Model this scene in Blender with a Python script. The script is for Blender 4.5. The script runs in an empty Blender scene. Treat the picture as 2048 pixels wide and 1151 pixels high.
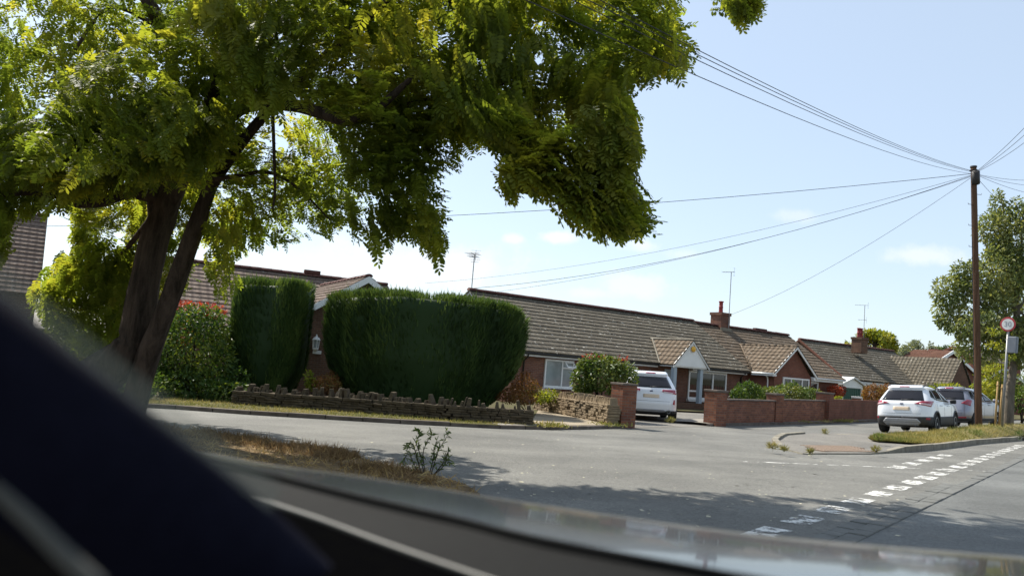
import bpy, math, random
import numpy as np
from mathutils import Vector, Matrix, noise
random.seed(7); rng = np.random.default_rng(7)
S = bpy.context.scene
COL = S.collection
rad = math.radians

# ---------------------------------------------------------------- camera frame
RO, TH, HC, FP = rad(4.5), rad(5.38), 1.3, 1600.0
cF = np.array([0, math.cos(TH), math.sin(TH)]); cU0 = np.array([0, -math.sin(TH), math.cos(TH)]); cX = np.array([1., 0, 0])
cR = cX*math.cos(RO) + cU0*math.sin(RO); cU = cU0*math.cos(RO) - cX*math.sin(RO); cC = np.array([0, 0, HC])
def ray(px, py): return cF + cR*(px-1024)/FP + cU*(575.5-py)/FP
def gz(x, y):                      # the street rises gently to the right and falls away ahead
    return .02*max(-60, min(60, x)) - .012*max(-20, min(90, y))
def G(px, py, dz=0.):              # survey helper: bearing -> point on the ground
    d = ray(px, py); n = np.array([-.02, .012, 1.]); t = (dz - n@cC)/(n@d)
    return cC + t*d
def D(px, py, Y):                  # survey helper: bearing + distance -> point
    d = ray(px, py); return cC + d*Y/d[1]

# ---------------------------------------------------------------- object helpers
def thing(name, label, cat, loc=(0, 0, 0), group=None, rz=0):
    o = bpy.data.objects.new(name, None); COL.objects.link(o); o.empty_display_size = .2
    o.location = loc; o.rotation_euler = (0, 0, rz)
    return tag(o, label, cat, group)
def tag(o, label, cat, group=None):
    o['label'] = label; o['category'] = cat
    if group: o['group'] = group
    return o
def struct(o): o['kind'] = 'structure'; return o
def stuff(o, label=None, cat=None):
    o['kind'] = 'stuff'
    if label: o['label'] = label; o['category'] = cat
    return o
def rootloc(p):
    v = Vector((0, 0, 0))
    while p is not None: v = v + p.location; p = p.parent
    return v
class MB:
    """collects polygons (world coordinates) that end up as one mesh object"""
    def __init__(s): s.v = []; s.f = []; s.uv = {}; s.mi = {}
    def add(s, pts, faces, uvs=None):
        b = len(s.v); s.v += [tuple(map(float, p)) for p in pts]
        for i, f in enumerate(faces):
            s.f.append([b+k for k in f])
            if uvs: s.uv[len(s.f)-1] = uvs[i]
        return s
    def quad(s, a, b, c, d, uv=None): return s.add([a, b, c, d], [(0, 1, 2, 3)], [uv] if uv else None)
    def hexa(s, p):   # 8 points: bottom ring 0-3, top ring 4-7
        return s.add(p, [(3, 2, 1, 0), (4, 5, 6, 7), (0, 1, 5, 4), (1, 2, 6, 5), (2, 3, 7, 6), (3, 0, 4, 7)])
    def box(s, c, size, ax=(1, 0), tilt=None):
        ax = np.array([ax[0], ax[1], 0.]); ay = np.array([-ax[1], ax[0], 0.]); az = np.array([0, 0, 1.])
        h = np.array(size)/2; c = np.array(c, float); P = []
        for z in (-1, 1):
            for x, y in ((-1, -1), (1, -1), (1, 1), (-1, 1)):
                q = ax*x*h[0] + ay*y*h[1] + az*z*h[2]
                if tilt is not None: q = tilt@q
                P.append(c+q)
        return s.hexa(P)
    def tube(s, pts, rads, n=8, cap=True, wob=0., ell=1.):
        pts = [np.array(p, float) for p in pts]
        if not hasattr(rads, '__len__'): rads = [rads]*len(pts)
        rings = []; up = np.array([.31, .17, .93]); b0 = len(s.v)
        for i, p in enumerate(pts):
            t = pts[min(i+1, len(pts)-1)] - pts[max(i-1, 0)]; t = t/(np.linalg.norm(t)+1e-9)
            a = np.cross(t, up); 
            if np.linalg.norm(a) < .15: a = np.cross(t, np.array([1., 0, 0]))
            a /= np.linalg.norm(a); b = np.cross(t, a)
            for k in range(n):
                th = 2*math.pi*k/n; r = rads[i]
                if wob: r *= 1 + wob*math.sin(5*th+1.3) + wob*.8*noise.noise(Vector((math.cos(th)*2, math.sin(th)*2, i*.35)))
                s.v.append(tuple(p + a*r*math.cos(th) + b*r*ell*math.sin(th)))
        for i in range(len(pts)-1):
            for k in range(n):
                k2 = (k+1) % n
                s.f.append([b0+i*n+k, b0+i*n+k2, b0+(i+1)*n+k2, b0+(i+1)*n+k])
        if cap:
            s.f.append([b0+k for k in range(n)][::-1]); s.f.append([b0+(len(pts)-1)*n+k for k in range(n)])
        return s
    def lathe(s, c, prof, n=16, axis=(0, 0, 1)):
        ax = np.array(axis, float); ax /= np.linalg.norm(ax)
        a = np.cross(ax, [.3, .2, .9] if abs(ax[2]) < .9 else [1., 0, 0]); a /= np.linalg.norm(a); b = np.cross(ax, a)
        c = np.array(c, float); b0 = len(s.v)
        for r, h in prof:
            for k in range(n):
                th = 2*math.pi*k/n; s.v.append(tuple(c + ax*h + (a*math.cos(th)+b*math.sin(th))*max(r, 1e-4)))
        for i in range(len(prof)-1):
            for k in range(n):
                k2 = (k+1) % n; s.f.append([b0+i*n+k, b0+i*n+k2, b0+(i+1)*n+k2, b0+(i+1)*n+k])
        s.f.append([b0+k for k in range(n)][::-1]); s.f.append([b0+(len(prof)-1)*n+k for k in range(n)])
        return s
    def build(s, name, mat, parent=None, smooth=False, bevel=0.):
        off = rootloc(parent)
        me = bpy.data.meshes.new(name)
        me.from_pydata([(x-off.x, y-off.y, z-off.z) for x, y, z in s.v], [], s.f)
        uvl = me.uv_layers.new(name='UVMap')
        for p in me.polygons:
            if p.index in s.uv:
                for li, uv in zip(p.loop_indices, s.uv[p.index]): uvl.data[li].uv = uv
            else:
                nx, ny, nz = p.normal
                if abs(nz) > .7:
                    for li in p.loop_indices:
                        w = s.v[me.loops[li].vertex_index]; uvl.data[li].uv = (w[0], w[1])
                else:
                    h = math.hypot(nx, ny) or 1; tx, ty = -ny/h, nx/h
                    for li in p.loop_indices:
                        w = s.v[me.loops[li].vertex_index]; uvl.data[li].uv = (w[0]*tx+w[1]*ty, w[2])
            p.use_smooth = smooth
        me.materials.append(mat)
        o = bpy.data.objects.new(name, me); COL.objects.link(o)
        if parent: o.parent = parent
        if bevel:
            m = o.modifiers.new('bevel', 'BEVEL'); m.width = bevel; m.segments = 2; m.limit_method = 'ANGLE'; m.angle_limit = rad(40)
        return o
def np_mesh(name, V, Q, mat, parent=None, tint=None, smooth=False):
    """big foliage meshes; Q holds quads as rows of four indices"""
    off = np.array(rootloc(parent)); V = np.asarray(V, np.float32) - off.astype(np.float32); Q = np.asarray(Q, np.int32)
    me = bpy.data.meshes.new(name)
    me.vertices.add(len(V)); me.vertices.foreach_set('co', V.ravel())
    me.loops.add(Q.size); me.loops.foreach_set('vertex_index', Q.ravel())
    me.polygons.add(len(Q)); me.polygons.foreach_set('loop_start', np.arange(0, Q.size, 4, dtype=np.int32))
    me.polygons.foreach_set('loop_total', np.full(len(Q), 4, np.int32))
    if smooth: me.polygons.foreach_set('use_smooth', np.ones(len(Q), bool))
    if tint is not None:
        a = me.attributes.new('tint', 'FLOAT', 'POINT'); a.data.foreach_set('value', np.asarray(tint, np.float32))
    me.update(calc_edges=True); me.validate()
    me.materials.append(mat)
    o = bpy.data.objects.new(name, me); COL.objects.link(o)
    if parent: o.parent = parent
    return o

# ---------------------------------------------------------------- materials
class NT:
    def __init__(s, name):
        s.m = bpy.data.materials.new(name); s.m.use_nodes = True; s.t = s.m.node_tree
        s.t.nodes.clear(); s.out = s.n('ShaderNodeOutputMaterial')
    def n(s, typ, **kw):
        o = s.t.nodes.new(typ)
        for k, v in kw.items():
            if k.startswith('i_'): o.inputs[k[2:].replace('_', ' ')].default_value = v
            else: setattr(o, k, v)
        return o
    def l(s, a, b): s.t.links.new(a, b)
    def co(s, kind='Object', scale=(1, 1, 1), rot=(0, 0, 0)):
        c = s.n('ShaderNodeTexCoord'); m = s.n('ShaderNodeMapping'); m.inputs['Scale'].default_value = scale; m.inputs['Rotation'].default_value = rot
        s.l(c.outputs[kind], m.inputs['Vector']); return m.outputs[0]
    def noise(s, vec, scale, detail=5, rough=.6):
        x = s.n('ShaderNodeTexNoise'); x.inputs['Scale'].default_value = scale; x.inputs['Detail'].default_value = detail; x.inputs['Roughness'].default_value = rough
        if vec is not None: s.l(vec, x.inputs['Vector'])
        return x.outputs['Fac']
    def ramp(s, fac, stops, interp='LINEAR'):
        r = s.n('ShaderNodeValToRGB'); r.color_ramp.interpolation = interp; e = r.color_ramp.elements
        while len(e) < len(stops): e.new(.5)
        for k, (p, c) in zip(e, stops):
            k.position = p; k.color = (c[0], c[1], c[2], 1) if hasattr(c, '__len__') else (c, c, c, 1)
        s.l(fac, r.inputs['Fac']); return r.outputs['Color']
    def mix(s, fac, a, b, mode='MIX'):
        m = s.n('ShaderNodeMix', data_type='RGBA', blend_type=mode)
        for src, i in ((fac, 0), (a, 6), (b, 7)):
            if hasattr(src, 'is_linked'): s.l(src, m.inputs[i])
            elif i == 0: m.inputs[0].default_value = src
            else: m.inputs[i].default_value = (*src, 1)
        return m.outputs[2]
    def math(s, op, a, b=None, c=None):
        m = s.n('ShaderNodeMath', operation=op)
        for i, x in enumerate((a, b, c)):
            if x is None: continue
            if hasattr(x, 'is_linked'): s.l(x, m.inputs[i])
            else: m.inputs[i].default_value = x
        return m.outputs[0]
    def bump(s, h, strength=.5, dist=.01, normal=None):
        b = s.n('ShaderNodeBump'); b.inputs['Strength'].default_value = strength; b.inputs['Distance'].default_value = dist
        s.l(h, b.inputs['Height'])
        if normal is not None: s.l(normal, b.inputs['Normal'])
        return b.outputs[0]
    def bsdf(s, color, rough=.8, spec=.3, metal=0., normal=None, coat=0., done=True):
        p = s.n('ShaderNodeBsdfPrincipled')
        if hasattr(color, 'is_linked'): s.l(color, p.inputs['Base Color'])
        else: p.inputs['Base Color'].default_value = (*color, 1)
        if hasattr(rough, 'is_linked'): s.l(rough, p.inputs['Roughness'])
        else: p.inputs['Roughness'].default_value = rough
        p.inputs['Specular IOR Level'].default_value = spec; p.inputs['Metallic'].default_value = metal
        p.inputs['Coat Weight'].default_value = coat; p.inputs['Coat Roughness'].default_value = .04
        if normal is not None: s.l(normal, p.inputs['Normal'])
        if done: s.l(p.outputs[0], s.out.inputs[0])
        return p
def m_plain(name, c1, c2=None, scale=6, rough=.7, spec=.3, bump=.2, bd=.005, metal=0, coat=0, detail=5):
    t = NT(name); v = t.co()
    c2 = c2 or tuple(x*.8 for x in c1); f = t.noise(v, scale, detail)
    col = t.ramp(f, [(.3, c1), (.7, c2)]); g = t.noise(v, scale*9, 3)
    t.bsdf(col, rough, spec, metal, t.bump(g, bump, bd) if bump else None, coat); return t.m
def m_asphalt(name, base, warm=(1, 1, .97)):
    t = NT(name); v = t.co()
    g = t.noise(v, 95, 3, .7); b = t.noise(v, .35, 4); s2 = t.noise(v, 26, 4, .8)
    k = [x*base for x in warm]
    col = t.ramp(g, [(.30, [x*.25 for x in k]), (.5, k), (.66, [x*2.6 for x in k])])
    col = t.mix(.6, col, t.ramp(s2, [(.3, [x*.4 for x in k]), (.7, [x*1.7 for x in k])]))
    col = t.mix(1, col, t.ramp(b, [(.32, .70), (.68, 1.2)]), 'MULTIPLY')
    st = t.noise(t.co(scale=(.10, .9, 1)), 1.0, 4, .6); col = t.mix(1, col, t.ramp(st, [(.35, .84), (.65, 1.12)]), 'MULTIPLY')
    cr = t.noise(t.co(scale=(.5, .5, .5)), 1.2, 6, .75)
    col = t.mix(t.ramp(cr, [(.488, 0), (.5, .4), (.512, 0)]), col, [x*.4 for x in k])
    t.bsdf(col, .78, .35, 0, t.bump(g, .9, .012)); return t.m
def m_brick(name, c1, c2, mortar=(.30, .27, .23), dark=.5):
    t = NT(name); uv = t.co('UV')
    br = t.n('ShaderNodeTexBrick'); t.l(uv, br.inputs['Vector'])
    br.inputs['Color1'].default_value = (*c1, 1); br.inputs['Color2'].default_value = (*c2, 1); br.inputs['Mortar'].default_value = (*mortar, 1)
    br.inputs['Scale'].default_value = 1; br.inputs['Brick Width'].default_value = .225; br.inputs['Row Height'].default_value = .075
    br.inputs['Mortar Size'].default_value = .008; br.inputs['Bias'].default_value = -.1
    n1 = t.noise(uv, 1.1, 5); n2 = t.noise(uv, 9, 4)
    col = t.mix(1, br.outputs['Color'], t.ramp(n1, [(.3, .72), (.7, 1.2)]), 'MULTIPLY')
    col = t.mix(t.ramp(n2, [(.56, 0), (.72, dark)]), col, [x*.35 for x in c1])
    t.bsdf(col, .9, .2, 0, t.bump(br.outputs['Fac'], -.6, .006)); return t.m
def m_tile(name, c1, c2, lichen=.6, wave=.3, lic=(.5, .48, .42)):
    t = NT(name); uv = t.co('UV')
    sx = t.n('ShaderNodeSeparateXYZ'); t.l(uv, sx.inputs[0])
    ph = t.math('MULTIPLY', sx.outputs[0], 2*math.pi/wave); w = t.math('SINE', ph)
    # each tile its own tone
    cell = t.n('ShaderNodeTexWhiteNoise', noise_dimensions='2D'); cv = t.n('ShaderNodeCombineXYZ')
    t.l(t.math('FLOOR', t.math('DIVIDE', sx.outputs[0], wave)), cv.inputs[0]); t.l(t.math('FLOOR', t.math('DIVIDE', sx.outputs[1], .33)), cv.inputs[1]); t.l(cv.outputs[0], cell.inputs['Vector'])
    big = t.noise(uv, .55, 5); fine = t.noise(uv, 22, 4, .7)
    col = t.mix(t.ramp(big, [(.3, .25), (.7, .75)]), c1, c2); col = t.mix(1, col, t.ramp(cell.outputs['Value'], [(0, .86), (1, 1.14)]), 'MULTIPLY')
    col = t.mix(1, col, t.ramp(fine, [(.3, .78), (.7, 1.2)]), 'MULTIPLY')
    li = t.noise(t.co('UV', (.6, 1.3, 1)), 6.5, 3, .55); li2 = t.noise(uv, .8, 3)
    lm = t.math('MULTIPLY', t.ramp(li, [(.62, 0), (.66, 1)]), t.ramp(li2, [(.38, .15), (.6, 1)]))
    col = t.mix(t.math('MULTIPLY', lm, lichen), col, lic)
    moss = t.noise(uv, 2.3, 4); col = t.mix(t.ramp(moss, [(.55, 0), (.75, .22)]), col, (.09, .085, .055))
    nb = t.bump(w, .8, .03); t.bsdf(col, .92, .15, 0, t.bump(fine, .5, .008, nb)); return t.m
def m_leaf(name, a, b, c, trans=.45, rough=.5, tcol=None, spec=.22):
    t = NT(name); at = t.n('ShaderNodeAttribute', attribute_name='tint')
    col = t.ramp(at.outputs['Fac'], [(0, a), (.5, b), (1, c)])
    p = t.bsdf(col, rough, spec, done=False); tr = t.n('ShaderNodeBsdfTranslucent')
    t.l(t.mix(1, col, tcol or (1.9, 1.7, .8), 'MULTIPLY'), tr.inputs['Color'])
    mx = t.n('ShaderNodeMixShader'); mx.inputs[0].default_value = trans
    t.l(p.outputs[0], mx.inputs[1]); t.l(tr.outputs[0], mx.inputs[2]); t.l(mx.outputs[0], t.out.inputs[0]); return t.m
def m_paint_worn(name):
    t = NT(name); v = t.co(); n1 = t.noise(v, 7, 6, .75); n2 = t.noise(v, 40, 4, .8)
    mask = t.ramp(t.math('ADD', t.math('MULTIPLY', n1, .75), t.math('MULTIPLY', n2, .25)), [(.47, 0), (.53, 1)])
    p = t.bsdf(t.ramp(n2, [(.3, (.56, .55, .51)), (.7, (.74, .73, .69))]), .7, .3, done=False)
    tr = t.n('ShaderNodeBsdfTransparent'); mx = t.n('ShaderNodeMixShader'); t.l(mask, mx.inputs[0])
    t.l(tr.outputs[0], mx.inputs[1]); t.l(p.outputs[0], mx.inputs[2]); t.l(mx.outputs[0], t.out.inputs[0]); return t.m
def m_bark(name, c1, c2, scale=9, stretch=.12):
    t = NT(name); v = t.co(scale=(1, 1, stretch)); n1 = t.noise(v, scale, 6, .7); n2 = t.noise(t.co(), 30, 4)
    col = t.ramp(n1, [(.35, c1), (.62, c2)]); nb = t.bump(n1, 1, .06); t.bsdf(col, .95, .1, 0, t.bump(n2, .4, .01, nb)); return t.m
def m_grass_ground(name, a, b, c, scale=1.2):
    t = NT(name); v = t.co(); n1 = t.noise(v, scale, 6, .7); n2 = t.noise(v, 40, 4, .8)
    col = t.ramp(n1, [(.3, a), (.5, b), (.72, c)]); col = t.mix(1, col, t.ramp(n2, [(.3, .55), (.7, 1.4)]), 'MULTIPLY')
    t.bsdf(col, .95, .1, 0, t.bump(n2, .8, .03)); return t.m

M = {}
M['road'] = m_asphalt('main_road_asphalt', .126, (1.05, 1.02, .90))
M['side'] = m_asphalt('side_road_asphalt', .12, (1.0, 1.02, .96))
M['pave'] = m_asphalt('pavement_asphalt', .135, (1.08, 1, .86))
M['concrete'] = m_plain('concrete', (.30, .28, .24), (.19, .175, .15), 3, .9, .2, .6, .006)
M['kerb'] = m_plain('kerb_stone', (.27, .25, .20), (.15, .13, .10), 4, .9, .2, .6, .006)
M['kerbdark'] = m_plain('weathered_kerb', (.17, .14, .12), (.08, .065, .055), 3, .9, .2, .6, .006)
M['path'] = m_plain('sandy_concrete', (.32, .27, .20), (.21, .17, .12), 2, .95, .1, .6, .006)
M['setts'] = m_plain('granite_setts', (.15, .15, .14), (.10, .10, .09), 4, .85, .3, .8, .01)
M['tactile'] = m_plain('buff_tactile_slab', (.27, .20, .15), (.19, .145, .11), 5, .9, .2, .5, .005)
M['paint'] = m_paint_worn('worn_road_paint')
M['drygrass'] = m_grass_ground('dry_grass_ground', (.09, .085, .03), (.19, .16, .065), (.27, .21, .10))
M['verge'] = m_grass_ground('verge_turf', (.045, .045, .018), (.10, .09, .035), (.17, .14, .06), 2)
M['litter'] = m_grass_ground('dry_litter_ground', (.07, .048, .03), (.17, .115, .06), (.32, .23, .12), 3)
M['soil'] = m_grass_ground('garden_soil', (.05, .042, .025), (.09, .08, .04), (.10, .105, .04), 1.5)
M['brick'] = m_brick('red_brick', (.20, .084, .052), (.12, .052, .037), (.17, .135, .11))
M['brickwall'] = m_brick('garden_wall_brick', (.25, .098, .055), (.13, .05, .036), (.15, .115, .09), .75)
M['brickred'] = m_brick('smooth_red_brick', (.20, .075, .048), (.15, .056, .038), (.15, .105, .08), .3)
M['brickdark'] = m_brick('brown_brick', (.13, .065, .04), (.09, .045, .03), (.14, .11, .08), .4)
M['tile'] = m_tile('brown_concrete_tile', (.088, .076, .058), (.132, .114, .085), 1.0)
M['tilewarm'] = m_tile('warm_brown_tile', (.105, .079, .056), (.145, .11, .077), .7)
M['tilepan'] = m_tile('weathered_pantile', (.165, .122, .098), (.12, .088, .07), .6, .3)
M['tilered'] = m_tile('plain_red_tile', (.15, .075, .05), (.12, .06, .042), .1, .17)
M['ridge'] = m_plain('red_ridge_tile', (.065, .026, .022), (.11, .05, .04), 5, .85, .2, .5, .008)
M['white'] = m_plain('white_upvc', (.78, .78, .76), (.68, .68, .66), 2, .4, .4, .05)
M['whitedull'] = m_plain('weathered_white_board', (.66, .66, .64), (.55, .55, .53), 3, .6, .3, .1)
M['black'] = m_plain('black_plastic', (.02, .02, .02), (.035, .033, .03), 5, .5, .3, .1)
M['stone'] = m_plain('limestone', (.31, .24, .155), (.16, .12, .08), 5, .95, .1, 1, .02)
M['stone_shade'] = m_plain('shaded_limestone', (.12, .095, .065), (.055, .045, .032), 5, .95, .1, 1, .02)  # same limestone darkened: the long wall's shade is put into the colour
M['wood'] = m_bark('weathered_pole_wood', (.07, .038, .023), (.14, .083, .052), 10, .05)
M['stake'] = m_bark('pale_stake_wood', (.32, .21, .09), (.45, .31, .15), 12, .06)
M['bark'] = m_bark('furrowed_bark', (.022, .017, .013), (.075, .056, .043), 7, .16)
M['greybark'] = m_bark('grey_smooth_bark', (.10, .085, .065), (.19, .16, .12), 9, .2)
M['twig'] = m_bark('dark_twig_bark', (.03, .024, .018), (.06, .048, .036), 14, .2)
M['steel'] = m_plain('galvanised_steel', (.27, .27, .26), (.19, .19, .19), 8, .5, .5, .1, metal=.6)
M['alu'] = m_plain('aerial_aluminium', (.3, .3, .3), (.2, .2, .2), 8, .5, .5, 0, metal=.5)
M['greybox'] = m_plain('grey_steel_box', (.16, .175, .20), (.13, .145, .17), 3, .5, .4, .05)
M['signred'] = m_plain('faded_sign_red', (.42, .045, .05), (.33, .04, .045), 5, .5, .4, 0)
M['signwhite'] = m_plain('sign_white', (.68, .68, .66), (.58, .58, .56), 4, .5, .4, 0)
M['signgrey'] = m_plain('faded_numeral_grey', (.24, .25, .27), (.33, .33, .35), 20, .6, .3, 0)
M['cable'] = m_plain('black_cable', (.03, .03, .035), None, 5, .6, .3, 0)
M['pot'] = m_plain('red_chimney_pot', (.30, .05, .05), (.22, .04, .04), 6, .7, .3, .2)
M['yellow'] = m_plain('yellow_plastic', (.75, .42, .05), (.7, .38, .04), 4, .4, .4, 0)
M['green'] = m_plain('green_door_paint', (.008, .075, .05), (.006, .06, .04), 3, .4, .4, .05)
M['bluegrey'] = m_plain('blue_grey_paint', (.36, .42, .47), (.3, .36, .41), 3, .5, .4, .05)
M['fence'] = m_bark('dark_fence_wood', (.05, .035, .024), (.10, .07, .045), 10, .1)
def m_glass(name, c, rough=.03):
    t = NT(name); v = t.co('Object'); n = t.noise(v, .9, 4)
    t.bsdf(t.ramp(n, [(.35, c), (.65, [x*1.9 for x in c])]), rough, .5, 0, None, .3); return t.m
M['glass'] = m_glass('window_glass', (.018, .02, .018)); M['glasspale'] = m_glass('curtained_window_glass', (.16, .18, .18), .08)
M['carglass'] = m_plain('tinted_car_glass', (.010, .010, .013), (.014, .014, .018), 2, .06, .32, 0); M['carwhite'] = m_plain('white_car_paint', (.74, .75, .77), (.72, .73, .75), .8, .28, .5, 0, coat=.8)
M['carsilver'] = m_plain('silver_car_paint', (.25, .255, .30), (.22, .225, .27), .8, .28, .5, 0, metal=.35, coat=.8)
M['tyre'] = m_plain('tyre_rubber', (.018, .018, .018), (.03, .03, .028), 20, .85, .2, .2)
M['rim'] = m_plain('alloy_rim', (.4, .41, .42), (.3, .3, .31), 6, .35, .5, 0, metal=.7)
M['cladding'] = m_plain('grey_black_cladding', (.035, .035, .037), (.05, .05, .05), 10, .6, .3, .1)
M['diffuser'] = m_plain('silver_bumper_insert', (.34, .34, .35), (.28, .28, .29), 4, .45, .4, 0, metal=.3)
M['lamp'] = m_plain('red_lamp_lens', (.34, .012, .035), (.22, .01, .03), 14, .12, .6, 0, coat=.6)
M['lampclear'] = m_plain('clear_lamp_lens', (.62, .45, .46), (.5, .33, .34), 18, .12, .6, 0, coat=.6)
M['plate'] = m_plain('pale_number_plate', (.62, .48, .33), (.66, .53, .4), 9, .4, .4, 0)
M['badge'] = m_plain('dark_oval_badge', (.03, .04, .1), None, 5, .3, .5, 0)
M['bonnet'] = m_plain('dark_grey_bonnet_paint', (.020, .022, .024), (.024, .026, .027), 2, .2, .45, 0, coat=.5)
def m_edge_veil():
    t = NT('windscreen_edge_veil'); p = t.bsdf((.30, .32, .27), .6, .2, done=False); tr = t.n('ShaderNodeBsdfTransparent'); mx = t.n('ShaderNodeMixShader'); mx.inputs[0].default_value = .34  # translucent grey stands in for the veil of light beside the pillar
    t.l(tr.outputs[0], mx.inputs[1]); t.l(p.outputs[0], mx.inputs[2]); t.l(mx.outputs[0], t.out.inputs[0]); return t.m
M['edge_veil'] = m_edge_veil()
M['scuttle'] = m_plain('dark_scuttle_plastic', (.008, .0082, .0078), (.006, .006, .006), 60, .8, .10, .15)
M['navy'] = m_plain('navy_pillar_trim', (.006, .006, .012), (.008, .008, .016), 60, .95, .05, .2)
M['dash'] = m_plain('black_dashboard', (.0015, .0015, .0018), (.002, .002, .002), 50, 1, .0, .2)
M['trim_light'] = m_plain('grey_trim_and_light_strip', (.10, .098, .085), (.075, .073, .065), 20, .5, .3, 0)  # windscreen trim, also the strips standing in for reflected and gap light
M['locust'] = m_leaf('locust_leaf', (.078, .115, .020), (.13, .165, .026), (.24, .235, .036), .65, .5, (2.0, 1.85, .8), .22)
M['conifer'] = m_leaf('conifer_spray', (.020, .042, .014), (.042, .082, .022), (.095, .145, .038), .22, .6)
M['laurel'] = m_leaf('dark_green_leaf', (.022, .05, .010), (.05, .095, .018), (.16, .20, .035), .36, .5)
M['photinia'] = m_leaf('photinia_leaf', (.04, .075, .018), (.085, .13, .03), (.19, .20, .06), .28, .45)
M['redleaf'] = m_leaf('red_leaf', (.16, .02, .012), (.30, .05, .025), (.40, .12, .05), .35, .5, (1.5, 1, .8))
M['rust'] = m_leaf('rusty_leaf', (.10, .045, .018), (.20, .09, .03), (.11, .12, .03), .3, .6)
M['lime'] = m_leaf('yellow_green_leaf', (.09, .13, .015), (.19, .22, .025), (.33, .32, .05), .4, .5)
M['treegreen'] = m_leaf('garden_tree_leaf', (.075, .11, .04), (.15, .185, .07), (.25, .26, .11), .4, .5)
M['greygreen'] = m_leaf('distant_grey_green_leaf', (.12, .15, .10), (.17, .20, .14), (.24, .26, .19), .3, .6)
M['straw'] = m_leaf('straw_blade', (.20, .13, .05), (.34, .235, .095), (.46, .35, .16), .3, .7, (1.2, 1.1, .9))
M['brownblade'] = m_leaf('brown_dry_blade', (.08, .048, .025), (.17, .11, .05), (.30, .20, .10), .25, .8, (1.2, 1.1, .9))
M['grassblade'] = m_leaf('dry_green_blade', (.10, .13, .03), (.24, .22, .07), (.38, .31, .13), .3, .7, (1.3, 1.2, .8))
M['weed'] = m_leaf('weed_leaf', (.04, .075, .02), (.075, .12, .03), (.13, .16, .05), .35, .6)

# ---------------------------------------------------------------- world, sun, camera
SUN = np.array([-.71, .70]); SUN = SUN/np.linalg.norm(SUN); EL = rad(49)
sunv = Vector((SUN[0]*math.cos(EL), SUN[1]*math.cos(EL), math.sin(EL)))
W = bpy.data.worlds.new('World'); S.world = W; W.use_nodes = True; wt = W.node_tree; wt.nodes.clear()
def wn(t, **k):
    o = wt.nodes.new(t)
    for a, b in k.items(): setattr(o, a, b)
    return o
def wm(op, a, b=None):
    m = wn('ShaderNodeMath', operation=op)
    for i, x in enumerate((a, b)):
        if x is None: continue
        if hasattr(x, 'is_linked'): wt.links.new(x, m.inputs[i])
        else: m.inputs[i].default_value = x
    return m.outputs[0]
sky = wn('ShaderNodeTexSky', sky_type='NISHITA', sun_disc=False, sun_elevation=EL, sun_rotation=math.atan2(SUN[0], SUN[1]))
sky.air_density = 1.0; sky.dust_density = .9; sky.ozone_density = 1.0
tc = wn('ShaderNodeTexCoord'); sp = wn('ShaderNodeSeparateXYZ'); wt.links.new(tc.outputs['Generated'], sp.inputs[0])
az = wm('ARCTAN2', sp.outputs[0], sp.outputs[1]); el = wm('ARCSINE', sp.outputs[2])
nz = wn('ShaderNodeTexNoise'); nz.inputs['Scale'].default_value = 22; nz.inputs['Detail'].default_value = 6; nz.inputs['Roughness'].default_value = .65
wt.links.new(tc.outputs['Generated'], nz.inputs['Vector'])
wob = wm('MULTIPLY', wm('SUBTRACT', nz.outputs['Fac'], .5), 2.6)
cl = None
for px, py, wx, wy, s in ((1595, 432, 45, 14, .30), (1115, 475, 38, 13, .75), (1025, 478, 22, 10, .6), (1285, 489, 45, 16, .55), (1845, 512, 65, 20, .5), (1270, 568, 85, 28, .45),
                          (860, 530, 230, 60, .55), (1180, 585, 60, 14, .4), (690, 545, 160, 50, .4), (1365, 508, 40, 12, .3), (500, 540, 140, 40, .5)):
    d = ray(px, py); d = d/np.linalg.norm(d); a0 = math.atan2(d[0], d[1]); e0 = math.asin(d[2])
    u = wm('MULTIPLY', wm('SUBTRACT', az, a0), FP/wx); v = wm('MULTIPLY', wm('SUBTRACT', el, e0), FP/wy)
    r = wm('SQRT', wm('ADD', wm('MULTIPLY', u, u), wm('MULTIPLY', v, v)))
    r = wm('ADD', r, wob)
    mr = wn('ShaderNodeMapRange', interpolation_type='SMOOTHSTEP'); wt.links.new(r, mr.inputs[0])
    mr.inputs[1].default_value = 1.25; mr.inputs[2].default_value = .15; mr.inputs[3].default_value = 0; mr.inputs[4].default_value = s
    cl = mr.outputs[0] if cl is None else wm('MAXIMUM', cl, mr.outputs[0])
mx = wn('ShaderNodeMix', data_type='RGBA'); wt.links.new(cl, mx.inputs[0]); haz = wn('ShaderNodeVectorMath', operation='MULTIPLY_ADD'); wt.links.new(sky.outputs[0], haz.inputs[0]); haz.inputs[1].default_value = (.35, .35, .35); haz.inputs[2].default_value = (1.58, 1.83, 2.1)
wt.links.new(haz.outputs[0], mx.inputs[6]); mx.inputs[7].default_value = (4.3, 4.35, 4.4, 1)
bg = wn('ShaderNodeBackground'); bg.inputs['Strength'].default_value = .13; wt.links.new(mx.outputs[2], bg.inputs[0])
wo = wn('ShaderNodeOutputWorld'); wt.links.new(bg.outputs[0], wo.inputs[0])
sl = bpy.data.lights.new('sun', 'SUN'); sl.energy = 4.2; sl.angle = rad(.53); sl.color = (1, .95, .86)
so = bpy.data.objects.new('sun', sl); COL.objects.link(so); so.rotation_euler = sunv.to_track_quat('Z', 'Y').to_euler(); so.location = (-30, 10, 40)
cam = bpy.data.cameras.new('camera'); co = bpy.data.objects.new('camera', cam); COL.objects.link(co); S.camera = co
cam.sensor_width = 36; cam.lens = 36*FP/2048; cam.clip_end = 3000; cam.clip_start = .05
rot = Matrix((cR, cU, -cF)).transposed(); co.matrix_world = Matrix.Translation(Vector(cC)) @ rot.to_4x4()
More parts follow.
